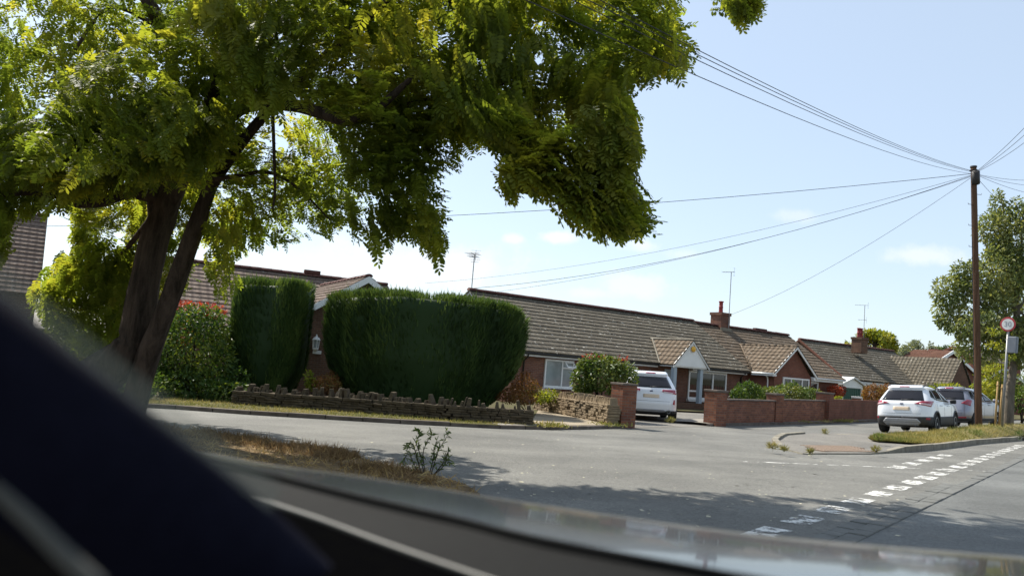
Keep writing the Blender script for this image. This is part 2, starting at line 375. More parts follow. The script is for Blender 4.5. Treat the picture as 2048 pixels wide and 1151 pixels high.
cam.dof.use_dof = True; cam.dof.focus_distance = 20; cam.dof.aperture_fstop = 2.6
S.view_settings.view_transform = 'Standard'; S.view_settings.look = 'None'; S.view_settings.exposure = 1.0; S.view_settings.gamma = 1

# ---------------------------------------------------------------- ground, roads, kerbs
def sheet(name, mat, poly, dz, dens=None, edge=0.):
    """polygon lying on the ground plane, raised by dz, with a skirt of depth edge"""
    mb = MB(); P = [(p[0], p[1], gz(p[0], p[1])+dz) for p in poly]
    mb.add(P, [tuple(range(len(P)))])
    if edge:
        for i in range(len(P)):
            a, b = P[i], P[(i+1) % len(P)]
            mb.quad(a, (a[0], a[1], a[2]-edge), (b[0], b[1], b[2]-edge), b)
    return struct(mb.build(name, mat))
mb = MB(); xs = [-900, -300, -120, -60, -30, 0, 30, 60, 120, 300, 900]; ys = [-300, -60, -20, 0, 20, 40, 60, 90, 150, 400, 1500]
for i in range(len(xs)-1):
    for j in range(len(ys)-1):
        q = [(xs[i], ys[j]), (xs[i+1], ys[j]), (xs[i+1], ys[j+1]), (xs[i], ys[j+1])]
        mb.quad(*[(x, y, gz(x, y)-.06) for x, y in q])
struct(mb.build('ground', M['soil']))
def g2(px, py, dz=0.): p = G(px, py, dz); return (p[0], p[1])
fk = [g2(*p) for p in ((240, 812), (350, 818), (500, 829), (650, 838), (800, 847), (900, 852), (1000, 857), (1100, 859), (1180, 858), (1250, 856), (1340, 854), (1420, 852), (1600, 848), (1760, 843))]
fk = [(-60, 18.0), (-30, 18.6)] + fk + [(40, 62)]
sl0 = np.array([2.75, 6.75]); sld = np.array([.612, .791])      # channel of setts between the two roads
sn = np.array([-sld[1], sld[0]])                                    # to its left: the junction mouth
far = sl0+sld*60; near = sl0-sld*14
sheet('road', M['road'], [(-60, 4), (float(near[0]), float(near[1])), (float(far[0]), float(far[1])), (60, 75)] + fk[::-1], 0.)
sheet('side_road', M['side'], [(float(near[0]), float(near[1])), (40, -12), (75, 40), (float(far[0]), float(far[1]))], .0)
# far side: ground of the front gardens, a step above the road
sheet('garden_ground', M['soil'], fk[:12] + [(4.0, 25.4), (5.2, 35.5), (9.8, 36.5), (7.0, 27.6)] + fk[13:] + [(70, 90), (-60, 90)], .08)
def off(line, d):
    out = []
    for i, p in enumerate(line):
        a = np.array(line[max(i-1, 0)]); b = np.array(line[min(i+1, len(line)-1)]); t = (b-a)/np.linalg.norm(b-a)
        out.append((p[0]-t[1]*d, p[1]+t[0]*d))
    return out
def kerb_strip(name, mat, line, w, h, seg=.9, sink=.03, jit=.006):
    """kerb stones laid end to end as one strip"""
    mb = MB(); line = [np.array(p, float) for p in line]; pts = [line[0]]
    for a, b in zip(line, line[1:]):
        L = np.linalg.norm(b-a); n = max(1, round(L/seg))
        for k in range(1, n+1): pts.append(a+(b-a)*k/n)
    for a, b in zip(pts, pts[1:]):
        t = (b-a)/np.linalg.norm(b-a); nn = np.array([-t[1], t[0]]); g = .008
        a2, b2 = a+t*g, b-t*g; j = random.uniform(-jit, jit); hh = h(a) if callable(h) else h
        h2 = h(b) if callable(h) else h
        P = []
        for top in (0, 1):
            for q, hq in ((a2, hh), (b2, h2), (b2+nn*w, h2), (a2+nn*w, hh)):
                P.append((q[0], q[1], gz(q[0], q[1]) + (hq+j if top else -sink)))
        mb.hexa(P)
    return struct(mb.build(name, mat, bevel=.012))
kerb_strip('kerb', M['kerbdark'], fk[1:8], .14, .10)
kerb_strip('low_kerb', M['kerbdark'], fk[7:12], .14, .085); kerb_strip('low_kerb', M['kerbdark'], fk[13:16], .14, .085)
# grass verge under the hedges, then pavement to the right
vb = off(fk, 3.9)
sheet('grass_verge', M['verge'], fk[0:9] + vb[0:9][::-1], .085)
sheet('pavement', M['concrete'], off(fk, .13)[8:12] + off(fk, 1.9)[8:12][::-1], .09)
sheet('pavement', M['concrete'], off(fk, .13)[13:16] + off(fk, 1.7)[13:16][::-1], .09)
sheet('driveway', M['pave'], [fk[11], fk[12], fk[13], (7.1, 27.6), (10, 36.8), (5.0, 35.8), (3.9, 25.4)], .006)
sheet('path', M['path'], off(fk, .15)[9:12] + [g2(1226, 846, .09), g2(1076, 820, .09), g2(1062, 846, .09)], .094)
# near verge strip with dry litter
nv = [g2(*p) for p in ((300, 855), (400, 865), (540, 884), (680, 906), (760, 930), (880, 956), (930, 972), (960, 992))]
nvb = [g2(*p) for p in ((955, 1003), (890, 992), (760, 985), (560, 975), (380, 960), (300, 950))]
nvpoly = [(-16, 16.2)] + nv + nvb + [(-12, 9.0), (-16, 10)]
sheet('dry_verge', M['litter'], nvpoly, .03, edge=.06)
# junction island: pavement nose with kerb
isl_front = [g2(*p) for p in ((1600, 873), (1562, 876), (1543, 884), (1556, 892), (1585, 903), (1606, 908), (1740, 908))] + [(10.2, 19.6), (11.6, 21.1), (14.2, 24.1), (18.2, 28.2), (30, 40.5), (42, 53)]
isl_back = [(40, 50.5), (26, 37.5), (16.6, 29.3), (12.6, 26.0)]
def ikh(p):
    # dropped flush at the crossing, full height elsewhere
    k = min(1, max(0, (np.hypot(p[0]-7.2, p[1]-17.2)-1.5)/1.6)); return .02+.125*k
isl = isl_front + isl_back
mbp = MB(); P = [(x, y, gz(x, y)+.025+.075*min(1, max(0, (math.hypot(x-7.2, y-17.2)-1.6)/1.6))) for x, y in isl]
mbp.add(P, [tuple(range(len(P)))]); struct(mbp.build('island_pavement', M['pave']))
kerb_strip('island_kerb', M['kerb'], [isl_front[0], *isl_front[1:7]], .15, ikh, .7)
kerb_strip('verge_kerb', M['kerb'], isl_front[6:11], .15, ikh, .9)
kerb_strip('back_kerb', M['kerb'], [(9.6, 23.4), (12.6, 26.0), (16.6, 29.3), (26, 37.5)][::-1], .15, .1, .9)
# tactile paving at the dropped kerb: slabs with blisters
tp = np.array(g2(1655, 906)); tq = np.array(g2(1752, 907)); td = (tq-tp)/np.linalg.norm(tq-tp); tn = np.array([-td[1], td[0]])
mb = MB()
for i in range(6):
    for j in range(3):
        c = tp + td*(i+.5)*np.linalg.norm(tq-tp)/6 + tn*(.2+j*.41) + td*j*.28
        z = gz(*c)+.035
        mb.box((c[0], c[1], z), (.392, .402, .04), td)
        for a in range(4):
            for b in range(4):
                q = c + td*(a-1.5)*.09 + tn*(b-1.5)*.09; mb.lathe((q[0], q[1], z+.02), [(.025, 0), (.02, .006)], 6)
struct(mb.build('tactile_paving', M['tactile']))
# verge mound on the right
mb = MB(); NU, NW = 46, 14; rows = []
vf = [(9.9, 21.3), (11.3, 21.4), (12.4, 22.2), (14.2, 24.35), (18.1, 28.4), (30, 40.7), (42, 53.2)]
vk = [(9.9, 21.6), (10.9, 23.5), (12.4, 25.4), (14.5, 27.4), (17.2, 29.5), (26, 37.2), (40, 50.2)]
def along(line, s):
    s = s*(len(line)-1); i = min(int(s), len(line)-2); f = s-i
    return np.array(line[i])*(1-f) + np.array(line[i+1])*f
def mound(s, w):
    p = along(vf, s)*(1-w) + along(vk, s)*w
    h = .105 + .34*math.sin(math.pi*min(1, w*.95+.02))**.8*(lambda q: q*q*(3-2*q))(min(1, max(0, (s-.30)/.4))) + .03*noise.noise(Vector((p[0]*.9, p[1]*.9, 0)))
    return (p[0], p[1], gz(p[0], p[1])+h)
for i in range(NU+1): rows.append([mound(i/NU, j/NW) for j in range(NW+1)])
V = [p for r in rows for p in r]
mb.add(V, [(i*(NW+1)+j, (i+1)*(NW+1)+j, (i+1)*(NW+1)+j+1, i*(NW+1)+j+1) for i in range(NU) for j in range(NW)])
struct(mb.build('raised_verge', M['drygrass'], smooth=True))
# channel of setts
mb = MB(); s = -3.0
while s < 40:
    L = random.uniform(.22, .42); c = sl0+sld*(s+L/2)
    mb.box((c[0], c[1], gz(*c)-.02+random.uniform(-.004, .006)), (L-.008, .17, .07), sld)
    if s < 7:
        c2 = c+sn*.178; mb.box((c2[0], c2[1], gz(*c2)-.022+random.uniform(-.004, .006)), (L-.02, .17, .07), sld)
    s += L
struct(mb.build('sett_channel', M['setts'], bevel=.01))
# road markings (worn thermoplastic)
mb = MB()
def mark(c, L, w, ax, dz=.005):
    ax = np.array(ax); ay = np.array([-ax[1], ax[0]]); c = np.array(c)
    mb.quad(*[(q[0], q[1], gz(*q)+dz) for q in (c-ax*L/2-ay*w/2, c+ax*L/2-ay*w/2, c+ax*L/2+ay*w/2, c-ax*L/2+ay*w/2)])
for k in range(22):
    mark(sl0+sld*(.35+k*1.05)+sn*.62, .62, .27, sld)
for k in range(5):
    mark(sl0+sld*(9.2+k*1.2)+sn*1.35, .62, .27, sld)
la, lb = np.array(g2(1480, 922)), np.array(g2(1905, 939)); ld = (lb-la)/np.linalg.norm(lb-la)
mark(la+ld*.75, 1.5, .09, ld)
for k in range(5): mark(la+ld*(1.9+k*.72), .45, .06, ld)
c = np.array(g2(1705, 871)); mark(c, 1.2, .09, (.8, .6))
struct(mb.build('road_markings', M['paint']))

# ---------------------------------------------------------------- foliage generators
def frames(D_, N_):
    D_ = D_/(np.linalg.norm(D_, axis=1, keepdims=True)+1e-9); Yv = np.cross(N_, D_); Yv /= (np.linalg.norm(Yv, axis=1, keepdims=True)+1e-9)
    return D_, Yv, np.cross(D_, Yv)
def instance(Tv, Tq, P, D_, N_, size, tint, width=None):
    n = len(P); X, Y, Z = frames(D_, N_); size = np.broadcast_to(size, (n,)); wd = size if width is None else np.broadcast_to(width, (n,))
    V = P[:, None, :] + X[:, None, :]*(Tv[None, :, 0:1]*size[:, None, None]) + Y[:, None, :]*(Tv[None, :, 1:2]*wd[:, None, None]) + Z[:, None, :]*(Tv[None, :, 2:3]*size[:, None, None])
    k = len(Tv); Q = (Tq[None]+(np.arange(n)*k)[:, None, None]).reshape(-1, 4)
    return V.reshape(-1, 3), Q, np.repeat(tint, k)
def merge(parts):
    V, Q, T, o = [], [], [], 0
    for v, q, t in parts: V.append(v); Q.append(q+o); T.append(t); o += len(v)
    return np.concatenate(V), np.concatenate(Q), np.concatenate(T)
SIMPLE = (np.array([(0, 0, 0), (.35, .21, .05), (.72, .17, .0), (1, 0, -.12), (.72, -.17, .0), (.35, -.21, .05)]), np.array([(0, 1, 2, 3), (0, 3, 4, 5)]))
BLADE = (np.array([(0, -.5, 0), (0, .5, 0), (.6, .3, .06), (.6, -.3, .06), (1, .04, .2), (1, -.04, .2)]), np.array([(0, 1, 2, 3), (3, 2, 4, 5)]))
def pinnate(n=6, droop=.22, seed=0):
    r = np.random.default_rng(seed); V, Q = [], []
    lf = np.array([(0, 0, 0), (.09, .058, .008), (.2, .062, .004), (.275, 0, -.02), (.2, -.062, .004), (.09, -.058, .008)])
    spots = [(.14+.78*k/n, sd) for k in range(n+1) for sd in (1, -1)] + [(1., 0)]
    for x, sd in spots:
        a = sd*rad(66)+r.normal(0, .16); ca, sa = math.cos(a), math.sin(a); tl = r.normal(-.25, .22)
        sc = .82+.3*math.sin(math.pi*min(1, x))+r.normal(0, .05)
        b = len(V)
        for p in lf*sc: V.append((x+p[0]*ca-p[1]*sa, p[0]*sa+p[1]*ca, p[2]+tl*p[0]-droop*x*x*1.0))
        Q += [(b, b+1, b+2, b+3), (b, b+3, b+4, b+5)]
    b = len(V)
    for x in (0, .5, 1.): V += [(x, .006, -droop*x*x), (x, -.006, -droop*x*x)]
    Q += [(b, b+1, b+3, b+2), (b+2, b+3, b+5, b+4)]
    return np.array(V), np.array(Q)
PIN = [pinnate(5+i, .15+.12*i, i) for i in range(3)]
def unit(n, r=rng):
    v = r.normal(size=(n, 3)); return v/np.linalg.norm(v, axis=1, keepdims=True)
def blob_points(blobs, n, shell=.55, r=rng):
    """points in a set of ellipsoids, denser towards their outsides; returns points and outward directions"""
    vol = np.array([(b[1][0]*b[1][1]*b[1][2])**.7 for b in blobs]); cnt = np.maximum(1, (n*vol/vol.sum())).astype(int); P, O = [], []
    for (c, rr), k in zip(blobs, cnt):
        u = unit(k, r); q = r.uniform(shell**3, 1.08, k)**(1/3); P.append(np.array(c)+u*q[:, None]*np.array(rr)); O.append(u)
    return np.concatenate(P), np.concatenate(O)
def leaf_cloud(name, blobs, n, size, mat, parent, shell=.55, droop=.35, up=.4, clump=.0, seed=1, template=SIMPLE):
    r = np.random.default_rng(seed); P, O = blob_points(blobs, n, shell, r)
    if clump:
        keep = np.array([noise.noise(Vector(p*clump)) > -.12 for p in P]); P, O = P[keep], O[keep]
    k = len(P); d = O*.8 + unit(k, r)*.8 + np.array([0, 0, -droop]); nn = O*.5 + unit(k, r)*.7 + np.array([0, 0, up])
    base = np.array([.5+.55*noise.noise(Vector(p*1.3)) for p in P])
    t = np.clip(base + r.normal(0, .2, k), 0, 1)
    v, q, ti = instance(*template, P, d, nn, size*r.uniform(.6, 1.3, k), t)
    return np_mesh(name, v, q, mat, parent, ti)
def stems(name, mat, parent, base, blobs, r0=.03, n=6, seed=3):
    r = random.Random(seed); mb = MB(); base = np.array(base, float)
    for i in range(n):
        c, rr = blobs[i % len(blobs)]; e = np.array(c) + np.array([r.uniform(-.6, .6)*rr[0], r.uniform(-.6, .6)*rr[1], r.uniform(-.2, .6)*rr[2]])
        b = base + np.array([r.uniform(-1, 1), r.uniform(-1, 1), 0])*r0*2.5
        m = (b+e)/2 + np.array([r.uniform(-.1, .1), r.uniform(-.1, .1), .05])*np.linalg.norm(e-b)
        mb.tube([b, b*.5+m*.5+np.array([0, 0, .02]), m, m*.5+e*.5, e], [r0, r0*.85, r0*.65, r0*.4, r0*.2], 6)
    return mb.build(name, mat, parent, True)
def shrub(name, label, cat, base, blobs, n, size, mat, seed=1, r0=.025, nst=6, group=None, droop=.3, clump=0, shell=.5, up=.4):
    t = thing(name, label, cat, base, group)
    leaf_cloud('foliage', blobs, n, size, mat, t, shell, droop, up, clump, seed); stems('stems', M['twig'], t, base, blobs, r0, nst, seed)
    return t
def inpoly(x, y, poly):
    c = False; j = len(poly)-1
    for i in range(len(poly)):
        if (poly[i][1] > y) != (poly[j][1] > y) and x < (poly[j][0]-poly[i][0])*(y-poly[i][1])/(poly[j][1]-poly[i][1])+poly[i][0]: c = not c
        j = i
    return c
def catmull(pts, rads, n=5):
    P, R = [], []; pts = [np.array(p, float) for p in pts]
    for i in range(len(pts)-1):
        p0, p1, p2, p3 = pts[max(i-1, 0)], pts[i], pts[i+1], pts[min(i+2, len(pts)-1)]
        for k in range(n):
            t = k/n; P.append(.5*((2*p1)+(-p0+p2)*t+(2*p0-5*p1+4*p2-p3)*t*t+(-p0+3*p1-3*p2+p3)*t**3)); R.append(rads[i]*(1-t)+rads[i+1]*t)
    P.append(pts[-1]); R.append(rads[-1]); return P, R

# ---------------------------------------------------------------- the big locust tree
tb = np.array([-6.75, 13.2]); tz = gz(*tb)
tree = thing('locust_tree', 'big locust tree with twin dark stems and feathery backlit foliage spreading over the road', 'tree', (tb[0], tb[1], tz))
mb = MB()
def limb(pts, rads, n=12, wob=.07): mb.tube(*catmull(pts, rads), n=n, wob=wob)
limb([(tb[0]-.28, tb[1], tz-.1), (tb[0]-.12, tb[1], tz+.6), D(262, 695, 13.2), D(292, 560, 13.2), D(318, 450, 13.2), D(345, 380, 13.1), D(395, 280, 12.9), D(440, 150, 12.5), D(430, -20, 12.2), D(400, -260, 12)],
     [.50, .37, .28, .225, .22, .20, .165, .13, .10, .05], 18, .09)
limb([D(262, 830, 13.2), D(288, 735, 13.1), D(320, 650, 12.9), D(358, 546, 12.75), D(393, 449, 12.6), D(430, 360, 12.5), D(520, 240, 12.0), D(640, 120, 11.2), D(800, -20, 10.5)], [.2, .19, .155, .15, .135, .095, .075, .06, .035], 14, .08)
limb([D(318, 450, 13.2), D(312, 330, 13.3), D(345, 200, 13.4), D(330, 60, 13.6), D(280, -30, 13.8)], [.17, .14, .11, .09, .05])
mb.build('trunk', M['bark'], tree, True)
mb = MB()
brs = [([D(400, 300, 12.9), D(480, 215, 11.8), D(570, 208, 10.8), D(640, 225, 10.3), D(690, 240, 10), D(740, 228, 9.8), D(830, 150, 9.5)], [.15, .12, .095, .085, .08, .065, .03]),
       ([D(318, 395, 13.1), D(260, 385, 12.8), D(205, 403, 12.5), D(150, 408, 12.2)], [.13, .1, .085, .06]),
       ([D(300, 390, 13.1), D(235, 375, 13), D(200, 345, 12.8), D(140, 330, 12.6), D(60, 325, 12.4), D(-30, 350, 12.2)], [.1, .08, .065, .06, .05, .03]),
       ([D(205, 403, 12.5), D(60, 385, 12.4), D(0, 385, 12.2), D(-60, 330, 12)], [.06, .05, .05, .03]),
       ([D(345, 130, 13.4), D(320, 60, 12.6), D(300, 20, 12.2), D(270, -30, 12)], [.1, .085, .07, .05]),
       ([D(330, 60, 13.6), D(250, 90, 13.4), D(190, 110, 13.2), D(100, 180, 13)], [.06, .045, .03, .015]),
       ([D(310, 50, 13.6), D(220, 15, 13.2), D(150, 100, 13), D(120, 160, 13)], [.05, .035, .025, .012]),
       ([D(440, 335, 12.5), D(415, 358, 12), D(470, 352, 11.8), D(540, 345, 11.8), D(600, 380, 11.9), D(660, 440, 12)], [.05, .04, .035, .03, .02, .01]),
       ([D(545, 215, 11.2), D(548, 300, 11.3), D(550, 380, 11.4), D(545, 420, 11.4)], [.03, .025, .02, .01]),
       ([D(740, 228, 10.2), D(860, 200, 11), D(960, 175, 11.4), D(1030, 165, 11), D(1130, 180, 10.4), D(1200, 260, 10), D(1210, 360, 9.6)], [.05, .04, .035, .03, .022, .015, .008]),
       ([D(800, -20, 10.5), D(950, 10, 11.5), D(1100, 40, 11.5), D(1230, 70, 11), D(1330, 95, 10.4)], [.05, .045, .035, .025, .01]),
       ([D(860, 200, 11), D(850, 300, 10.8), D(840, 400, 10.4), D(868, 485, 10.2)], [.03, .022, .016, .006]),
       ([D(960, 175, 11.4), D(1060, 260, 10.6), D(1120, 340, 9.8), D(1180, 420, 9.6)], [.03, .022, .016, .006]),
       ([D(300, 440, 13.2), D(250, 500, 14), D(200, 560, 14.5), D(150, 620, 14.5)], [.06, .04, .025, .01]),
       ([D(440, -20, 12.2), D(700, -150, 12), D(1000, -200, 11), D(1300, -140, 9.5), D(1450, -30, 8.6)], [.11, .09, .06, .035, .012])]
for p, r in brs: mb.tube(*catmull(p, r), n=8, wob=.06)
mb.build('branches', M['bark'], tree, True)
polys = [
 ([(170, 125), (330, 60), (420, -40), (1345, -40), (1362, 60), (1375, 125), (1250, 160), (1240, 210), (1270, 290), (1150, 300), (1000, 270), (930, 290), (820, 255), (600, 215), (470, 200), (330, 290), (200, 345), (70, 330), (60, 260)], 9.2, 13.0, 7400, .27),
 ([(940, 220), (1255, 190), (1275, 300), (1270, 380), (1300, 430), (1285, 445), (1255, 465), (1200, 455), (1130, 425), (1095, 370), (1020, 385), (995, 355), (1010, 300), (950, 280)], 8.8, 10.2, 1700, .27),
 ([(690, 230), (930, 240), (930, 290), (905, 330), (868, 330), (862, 400), (890, 500), (850, 490), (830, 460), (760, 490), (720, 480), (700, 430)], 9.6, 11.4, 1000, .25),
 ([(430, 240), (700, 230), (720, 420), (660, 455), (600, 465), (590, 495), (550, 470), (480, 505), (472, 575), (435, 585), (420, 520), (420, 400)], 11.6, 15, 1350, .23),
 ([(130, 400), (330, 330), (310, 520), (265, 700), (180, 720), (100, 640), (66, 590), (125, 525), (150, 450)], 13.9, 17, 2600, .25),
 ([(-60, -40), (430, -40), (330, 60), (200, 110), (90, 250), (70, 330), (0, 330), (-60, 330)], 12, 15.5, 1350, .25),
 ([(-80, 230), (80, 240), (170, 330), (110, 415), (30, 420), (0, 520), (-80, 530)], 11, 13.5, 1500, .25),
 ([(60, 250), (420, 160), (470, 260), (410, 350), (300, 365), (150, 390), (60, 330)], 10.2, 12.6, 2400, .26),
 ([(300, 390), (430, 320), (410, 470), (340, 610), (300, 560)], 14.6, 17, 700, .25),
 ([(1388, -40), (1512, -40), (1500, 12), (1480, 35), (1468, 5), (1440, 15), (1402, 5)], 8.0, 8.5, 170, .2),
 ([(-100, -40), (1420, -40), (1330, -400), (900, -640), (200, -560)], 9, 15.5, 1650, .28)]
P, SZ = [], []
for poly, y0, y1, cnt, sz in polys:
    xs_ = [p[0] for p in poly]; ys_ = [p[1] for p in poly]; k = 0; tries = 0
    while k < cnt and tries < cnt*30:
        tries += 1; x, y = random.uniform(min(xs_), max(xs_)), random.uniform(min(ys_), max(ys_))
        if not inpoly(x, y, poly): continue
        q = D(x+random.gauss(0, 9), y+random.gauss(0, 9), random.uniform(y0, y1))
        if noise.noise(Vector(q*1.15)) < -.10: continue
        P.append(q); SZ.append(sz*random.uniform(.75, 1.3)); k += 1
P = np.array(P); SZ = np.array(SZ); k = len(P); ctr = np.array([tb[0]+1.5, tb[1]-1.5, 3.5])
outw = P-ctr; outw /= np.linalg.norm(outw, axis=1, keepdims=True)
# leaves of one spray share a direction
cd = np.array([[noise.noise(Vector(p*.9+np.array([s_*17., 3, 9]))) for s_ in (1, 2, 3)] for p in P])
dd = outw*.45 + cd*1.6 + unit(k)*.35 + np.array([0, 0, -.38]); nn = unit(k)*.45 + np.array([0, 0, 1.]) - outw*.1
dd /= np.linalg.norm(dd, axis=1, keepdims=True); P0 = P - dd*SZ[:, None]*.5
tint = np.clip(.42 + .6*np.array([noise.noise(Vector(p*.7)) for p in P]) + rng.normal(0, .14, k), 0, 1)
sel = rng.integers(0, 3, k)
v, q, ti = merge([instance(*PIN[i], P0[sel == i], dd[sel == i], nn[sel == i], SZ[sel == i], tint[sel == i]) for i in range(3)])
np_mesh('crown', v, q, M['locust'], tree, ti)

# ---------------------------------------------------------------- clipped conifer hedges
def hedge(name, label, cx, cy, zb, prof, ry, zt, n, seed, lean=.2):
    """prof: list of (t, left half-width, right half-width); zt(x) top height"""
    r = np.random.default_rng(seed); t = thing(name, label, 'hedge', (cx, cy, zb))
    def surf(th, h):
        hs = [p[0] for p in prof]; l = np.interp(h, hs, [p[1] for p in prof]); rr = np.interp(h, hs, [p[2] for p in prof])
        c, s_ = np.cos(th), np.sin(th); e = 2/4.0
        x = np.sign(c)*np.abs(c)**e; y = np.sign(s_)*np.abs(s_)**e
        x = np.where(x < 0, x*l, x*rr); dd_ = ry*(.72+.28*np.minimum(1, h*2.2))
        return x, y*dd_
    def flute(x, y, z): return .32*noise.noise(Vector((x*2.3, y*2.0, z*.2)))+.07*noise.noise(Vector((x*5, y*5, z*.6)))
    NT_, NH = 120, 26; V = []; Q = []
    for j in range(NH+1):
        h = j/NH
        for i in range(NT_):
            th = 2*math.pi*i/NT_; x, y = surf(th, min(h, .94)); 
            if h > .94: f = 1-(h-.94)/.06*.05; x, y = x*f, y*f
            z = zb + h*(zt(cx+x)-zb-.16); f = 1-.02+flute(cx+x, cy+y, z)*.55/max(.8, np.hypot(x, y)); V.append((cx+x*f, cy+y*f, z))
    for j in range(NH):
        for i in range(NT_): Q.append((j*NT_+i, j*NT_+(i+1) % NT_, (j+1)*NT_+(i+1) % NT_, (j+1)*NT_+i))
    b = NH*NT_; V.append((cx, cy, zt(cx)-.14)); ci = len(V)-1
    for i in range(0, NT_, 2): Q.append((b+i, b+(i+1) % NT_, b+(i+2) % NT_, ci))
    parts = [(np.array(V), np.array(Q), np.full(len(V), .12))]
    # sprays
    k1 = int(n*.78); th = r.uniform(0, 2*math.pi, k1); h = r.uniform(0.02, .98, k1); x, y = surf(th, np.minimum(h, .95))
    X = cx+x; Yc = cy+y; Z = zb+h*(np.array([zt(a) for a in X])-zb)
    fl = np.array([flute(a, b_, c_) for a, b_, c_ in zip(X, Yc, Z)]); o = np.stack([x/(2.5 if ry > 2 else 1.6), y, 0*x], 1); o /= np.linalg.norm(o, axis=1, keepdims=True)
    P = np.stack([X, Yc, Z], 1)+o*(fl*.7+r.uniform(-.05, .04, k1))[:, None]
    d = o*.35+np.array([0, 0, 1.])+unit(k1, r)*.33
    ti = np.clip(.36+fl*1.8+np.maximum(0, h-.75)*1.4+r.normal(0, .14, k1)+.35*np.array([noise.noise(Vector(p*.9)) for p in P]), 0, 1)  # sunlit top and shaded flutes are put into the spray tint
    parts.append(instance(*BLADE, P, d, o+unit(k1, r)*.6, r.uniform(.10, .26, k1)*np.where(r.random(k1) < .03, 1.7, 1), ti, r.uniform(.022, .05, k1)))
    k2 = n-k1; th = r.uniform(0, 2*math.pi, k2); x, y = surf(th, np.full(k2, .95)); f = np.sqrt(r.uniform(0, 1.0, k2)); X = cx+x*f; Yc = cy+y*f
    Z = np.array([zt(a) for a in X])-.06; P = np.stack([X, Yc, Z], 1); d = np.array([0, 0, 1.])+unit(k2, r)*.35
    parts.append(instance(*BLADE, P, d, unit(k2, r), r.uniform(.1, .24, k2)*np.where(r.random(k2) < .05, 1.6, 1), np.clip(.72+r.normal(0, .2, k2), 0, 1), r.uniform(.02, .045, k2)))  # top sprays tinted lighter, sunlight put into their colour
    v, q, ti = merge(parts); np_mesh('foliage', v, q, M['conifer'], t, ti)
    mb = MB()
    for i in range(5):
        x = cx + (i-2)*.25*(prof[0][1]+prof[0][2])/2; mb.tube([(x, cy, zb-.1), (x+.05, cy, zb+.5), (x-.03, cy+.05, zb+1.4)], [.07, .06, .04], 7)
    mb.build('stems', M['bark'], t, True)
    return t
def topz(pts, Y):
    P = [D(x, y, Y) for x, y in pts]; X = [p[0] for p in P]; Z = [p[2] for p in P]; return lambda x: float(np.interp(x, X, Z))
hz2 = topz([(640, 592), (680, 585), (800, 582), (900, 592), (1000, 607), (1035, 618), (1058, 640)], 23.6)
h2c = D(860, 700, 25.0)
def wx(px, Y): return D(px, 700, Y)[0]
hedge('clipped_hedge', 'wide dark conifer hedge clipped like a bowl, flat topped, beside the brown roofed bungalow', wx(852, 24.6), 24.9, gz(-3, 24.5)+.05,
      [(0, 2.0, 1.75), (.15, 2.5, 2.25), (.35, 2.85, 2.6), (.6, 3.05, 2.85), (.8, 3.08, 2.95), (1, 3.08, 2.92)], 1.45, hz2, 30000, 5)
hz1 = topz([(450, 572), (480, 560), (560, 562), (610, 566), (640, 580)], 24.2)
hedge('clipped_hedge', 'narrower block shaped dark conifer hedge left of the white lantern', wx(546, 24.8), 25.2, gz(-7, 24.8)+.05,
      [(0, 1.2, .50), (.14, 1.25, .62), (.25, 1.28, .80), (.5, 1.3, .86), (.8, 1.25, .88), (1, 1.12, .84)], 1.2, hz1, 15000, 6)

# ---------------------------------------------------------------- drystone walls
def drystone(name, label, line, h, thick=.38, cop=(.16, .30), sparse=1.0, mat='stone', seed=1):
    r = random.Random(seed); line = [np.array(p, float) for p in line]; a0 = line[0]
    t = thing(name, label, 'stone wall', (a0[0], a0[1], gz(*a0))); mb = MB(); cb = MB()
    L = [0]
    for a, b in zip(line, line[1:]): L.append(L[-1]+np.linalg.norm(b-a))
    def at(s):
        s = max(0, min(s, L[-1]-1e-6)); i = max(k for k in range(len(L)-1) if L[k] <= s); d = (line[i+1]-line[i]); d = d/np.linalg.norm(d); return line[i]+d*(s-L[i]), d
    z = -.08
    while z < h:
        rh = r.uniform(.05, .10); s = 0
        while s < L[-1]:
            w = r.uniform(.14, .42); w = min(w, L[-1]-s)
            if w < .05: break
            p, d = at(s+w/2); th = thick+r.uniform(-.05, .05); n_ = np.array([-d[1], d[0]])*r.uniform(-.02, .02)
            c = (p[0]+n_[0], p[1]+n_[1], gz(*p)+.08+z+rh/2); a = r.uniform(-.05, .05)
            R = np.array(Matrix.Rotation(a, 3, 'Z') @ Matrix.Rotation(r.uniform(-.05, .05), 3, Vector((d[1], -d[0], 0))))
            mb.box(c, (w*.97, th, rh*r.uniform(.82, .98)), d, R); s += w
        z += rh
    for s_ in (-1, 1):   # rubble heart between the faces
        pass
    mb.build('courses', M[mat], t, bevel=.012)
    s = .04
    while s < L[-1]-.05:
        w = r.uniform(.05, .12); hh = r.uniform(*cop); p, d = at(s+w/2); c = np.array([p[0], p[1], gz(*p)+.08+z+hh/2-.02]); lean = r.uniform(-.25, .25)
        R = np.array(Matrix.Rotation(lean, 3, Vector((d[1], -d[0], 0)))); ax = np.array([d[0], d[1], 0]); ay = np.array([-d[1], d[0], 0]); P = []
        for zz, k in ((-1, 1), (1, r.uniform(.35, .8))):
            for x, y in ((-1, -1), (1, -1), (1, 1), (-1, 1)): P.append(c + R@(ax*x*w/2*k + ay*y*(thick/2-.06)*(k*.5+.5) + np.array([0, 0, zz*hh/2])))
        cb.hexa(P); s += w*r.uniform(1.0, 1.5)*(1 if r.random() > .25*sparse else 2.6*sparse)
    cb.build('coping', M[mat], t, bevel=.012); return t
drystone('stone_wall', 'long low drystone wall in shade along the verge below the conifer hedges', [g2(470, 806, .09), g2(510, 809, .09), g2(700, 822, .09), g2(900, 838, .09), g2(1066, 848, .09)], .33, .4, (.08, .26), .9, 'stone_shade', 2)
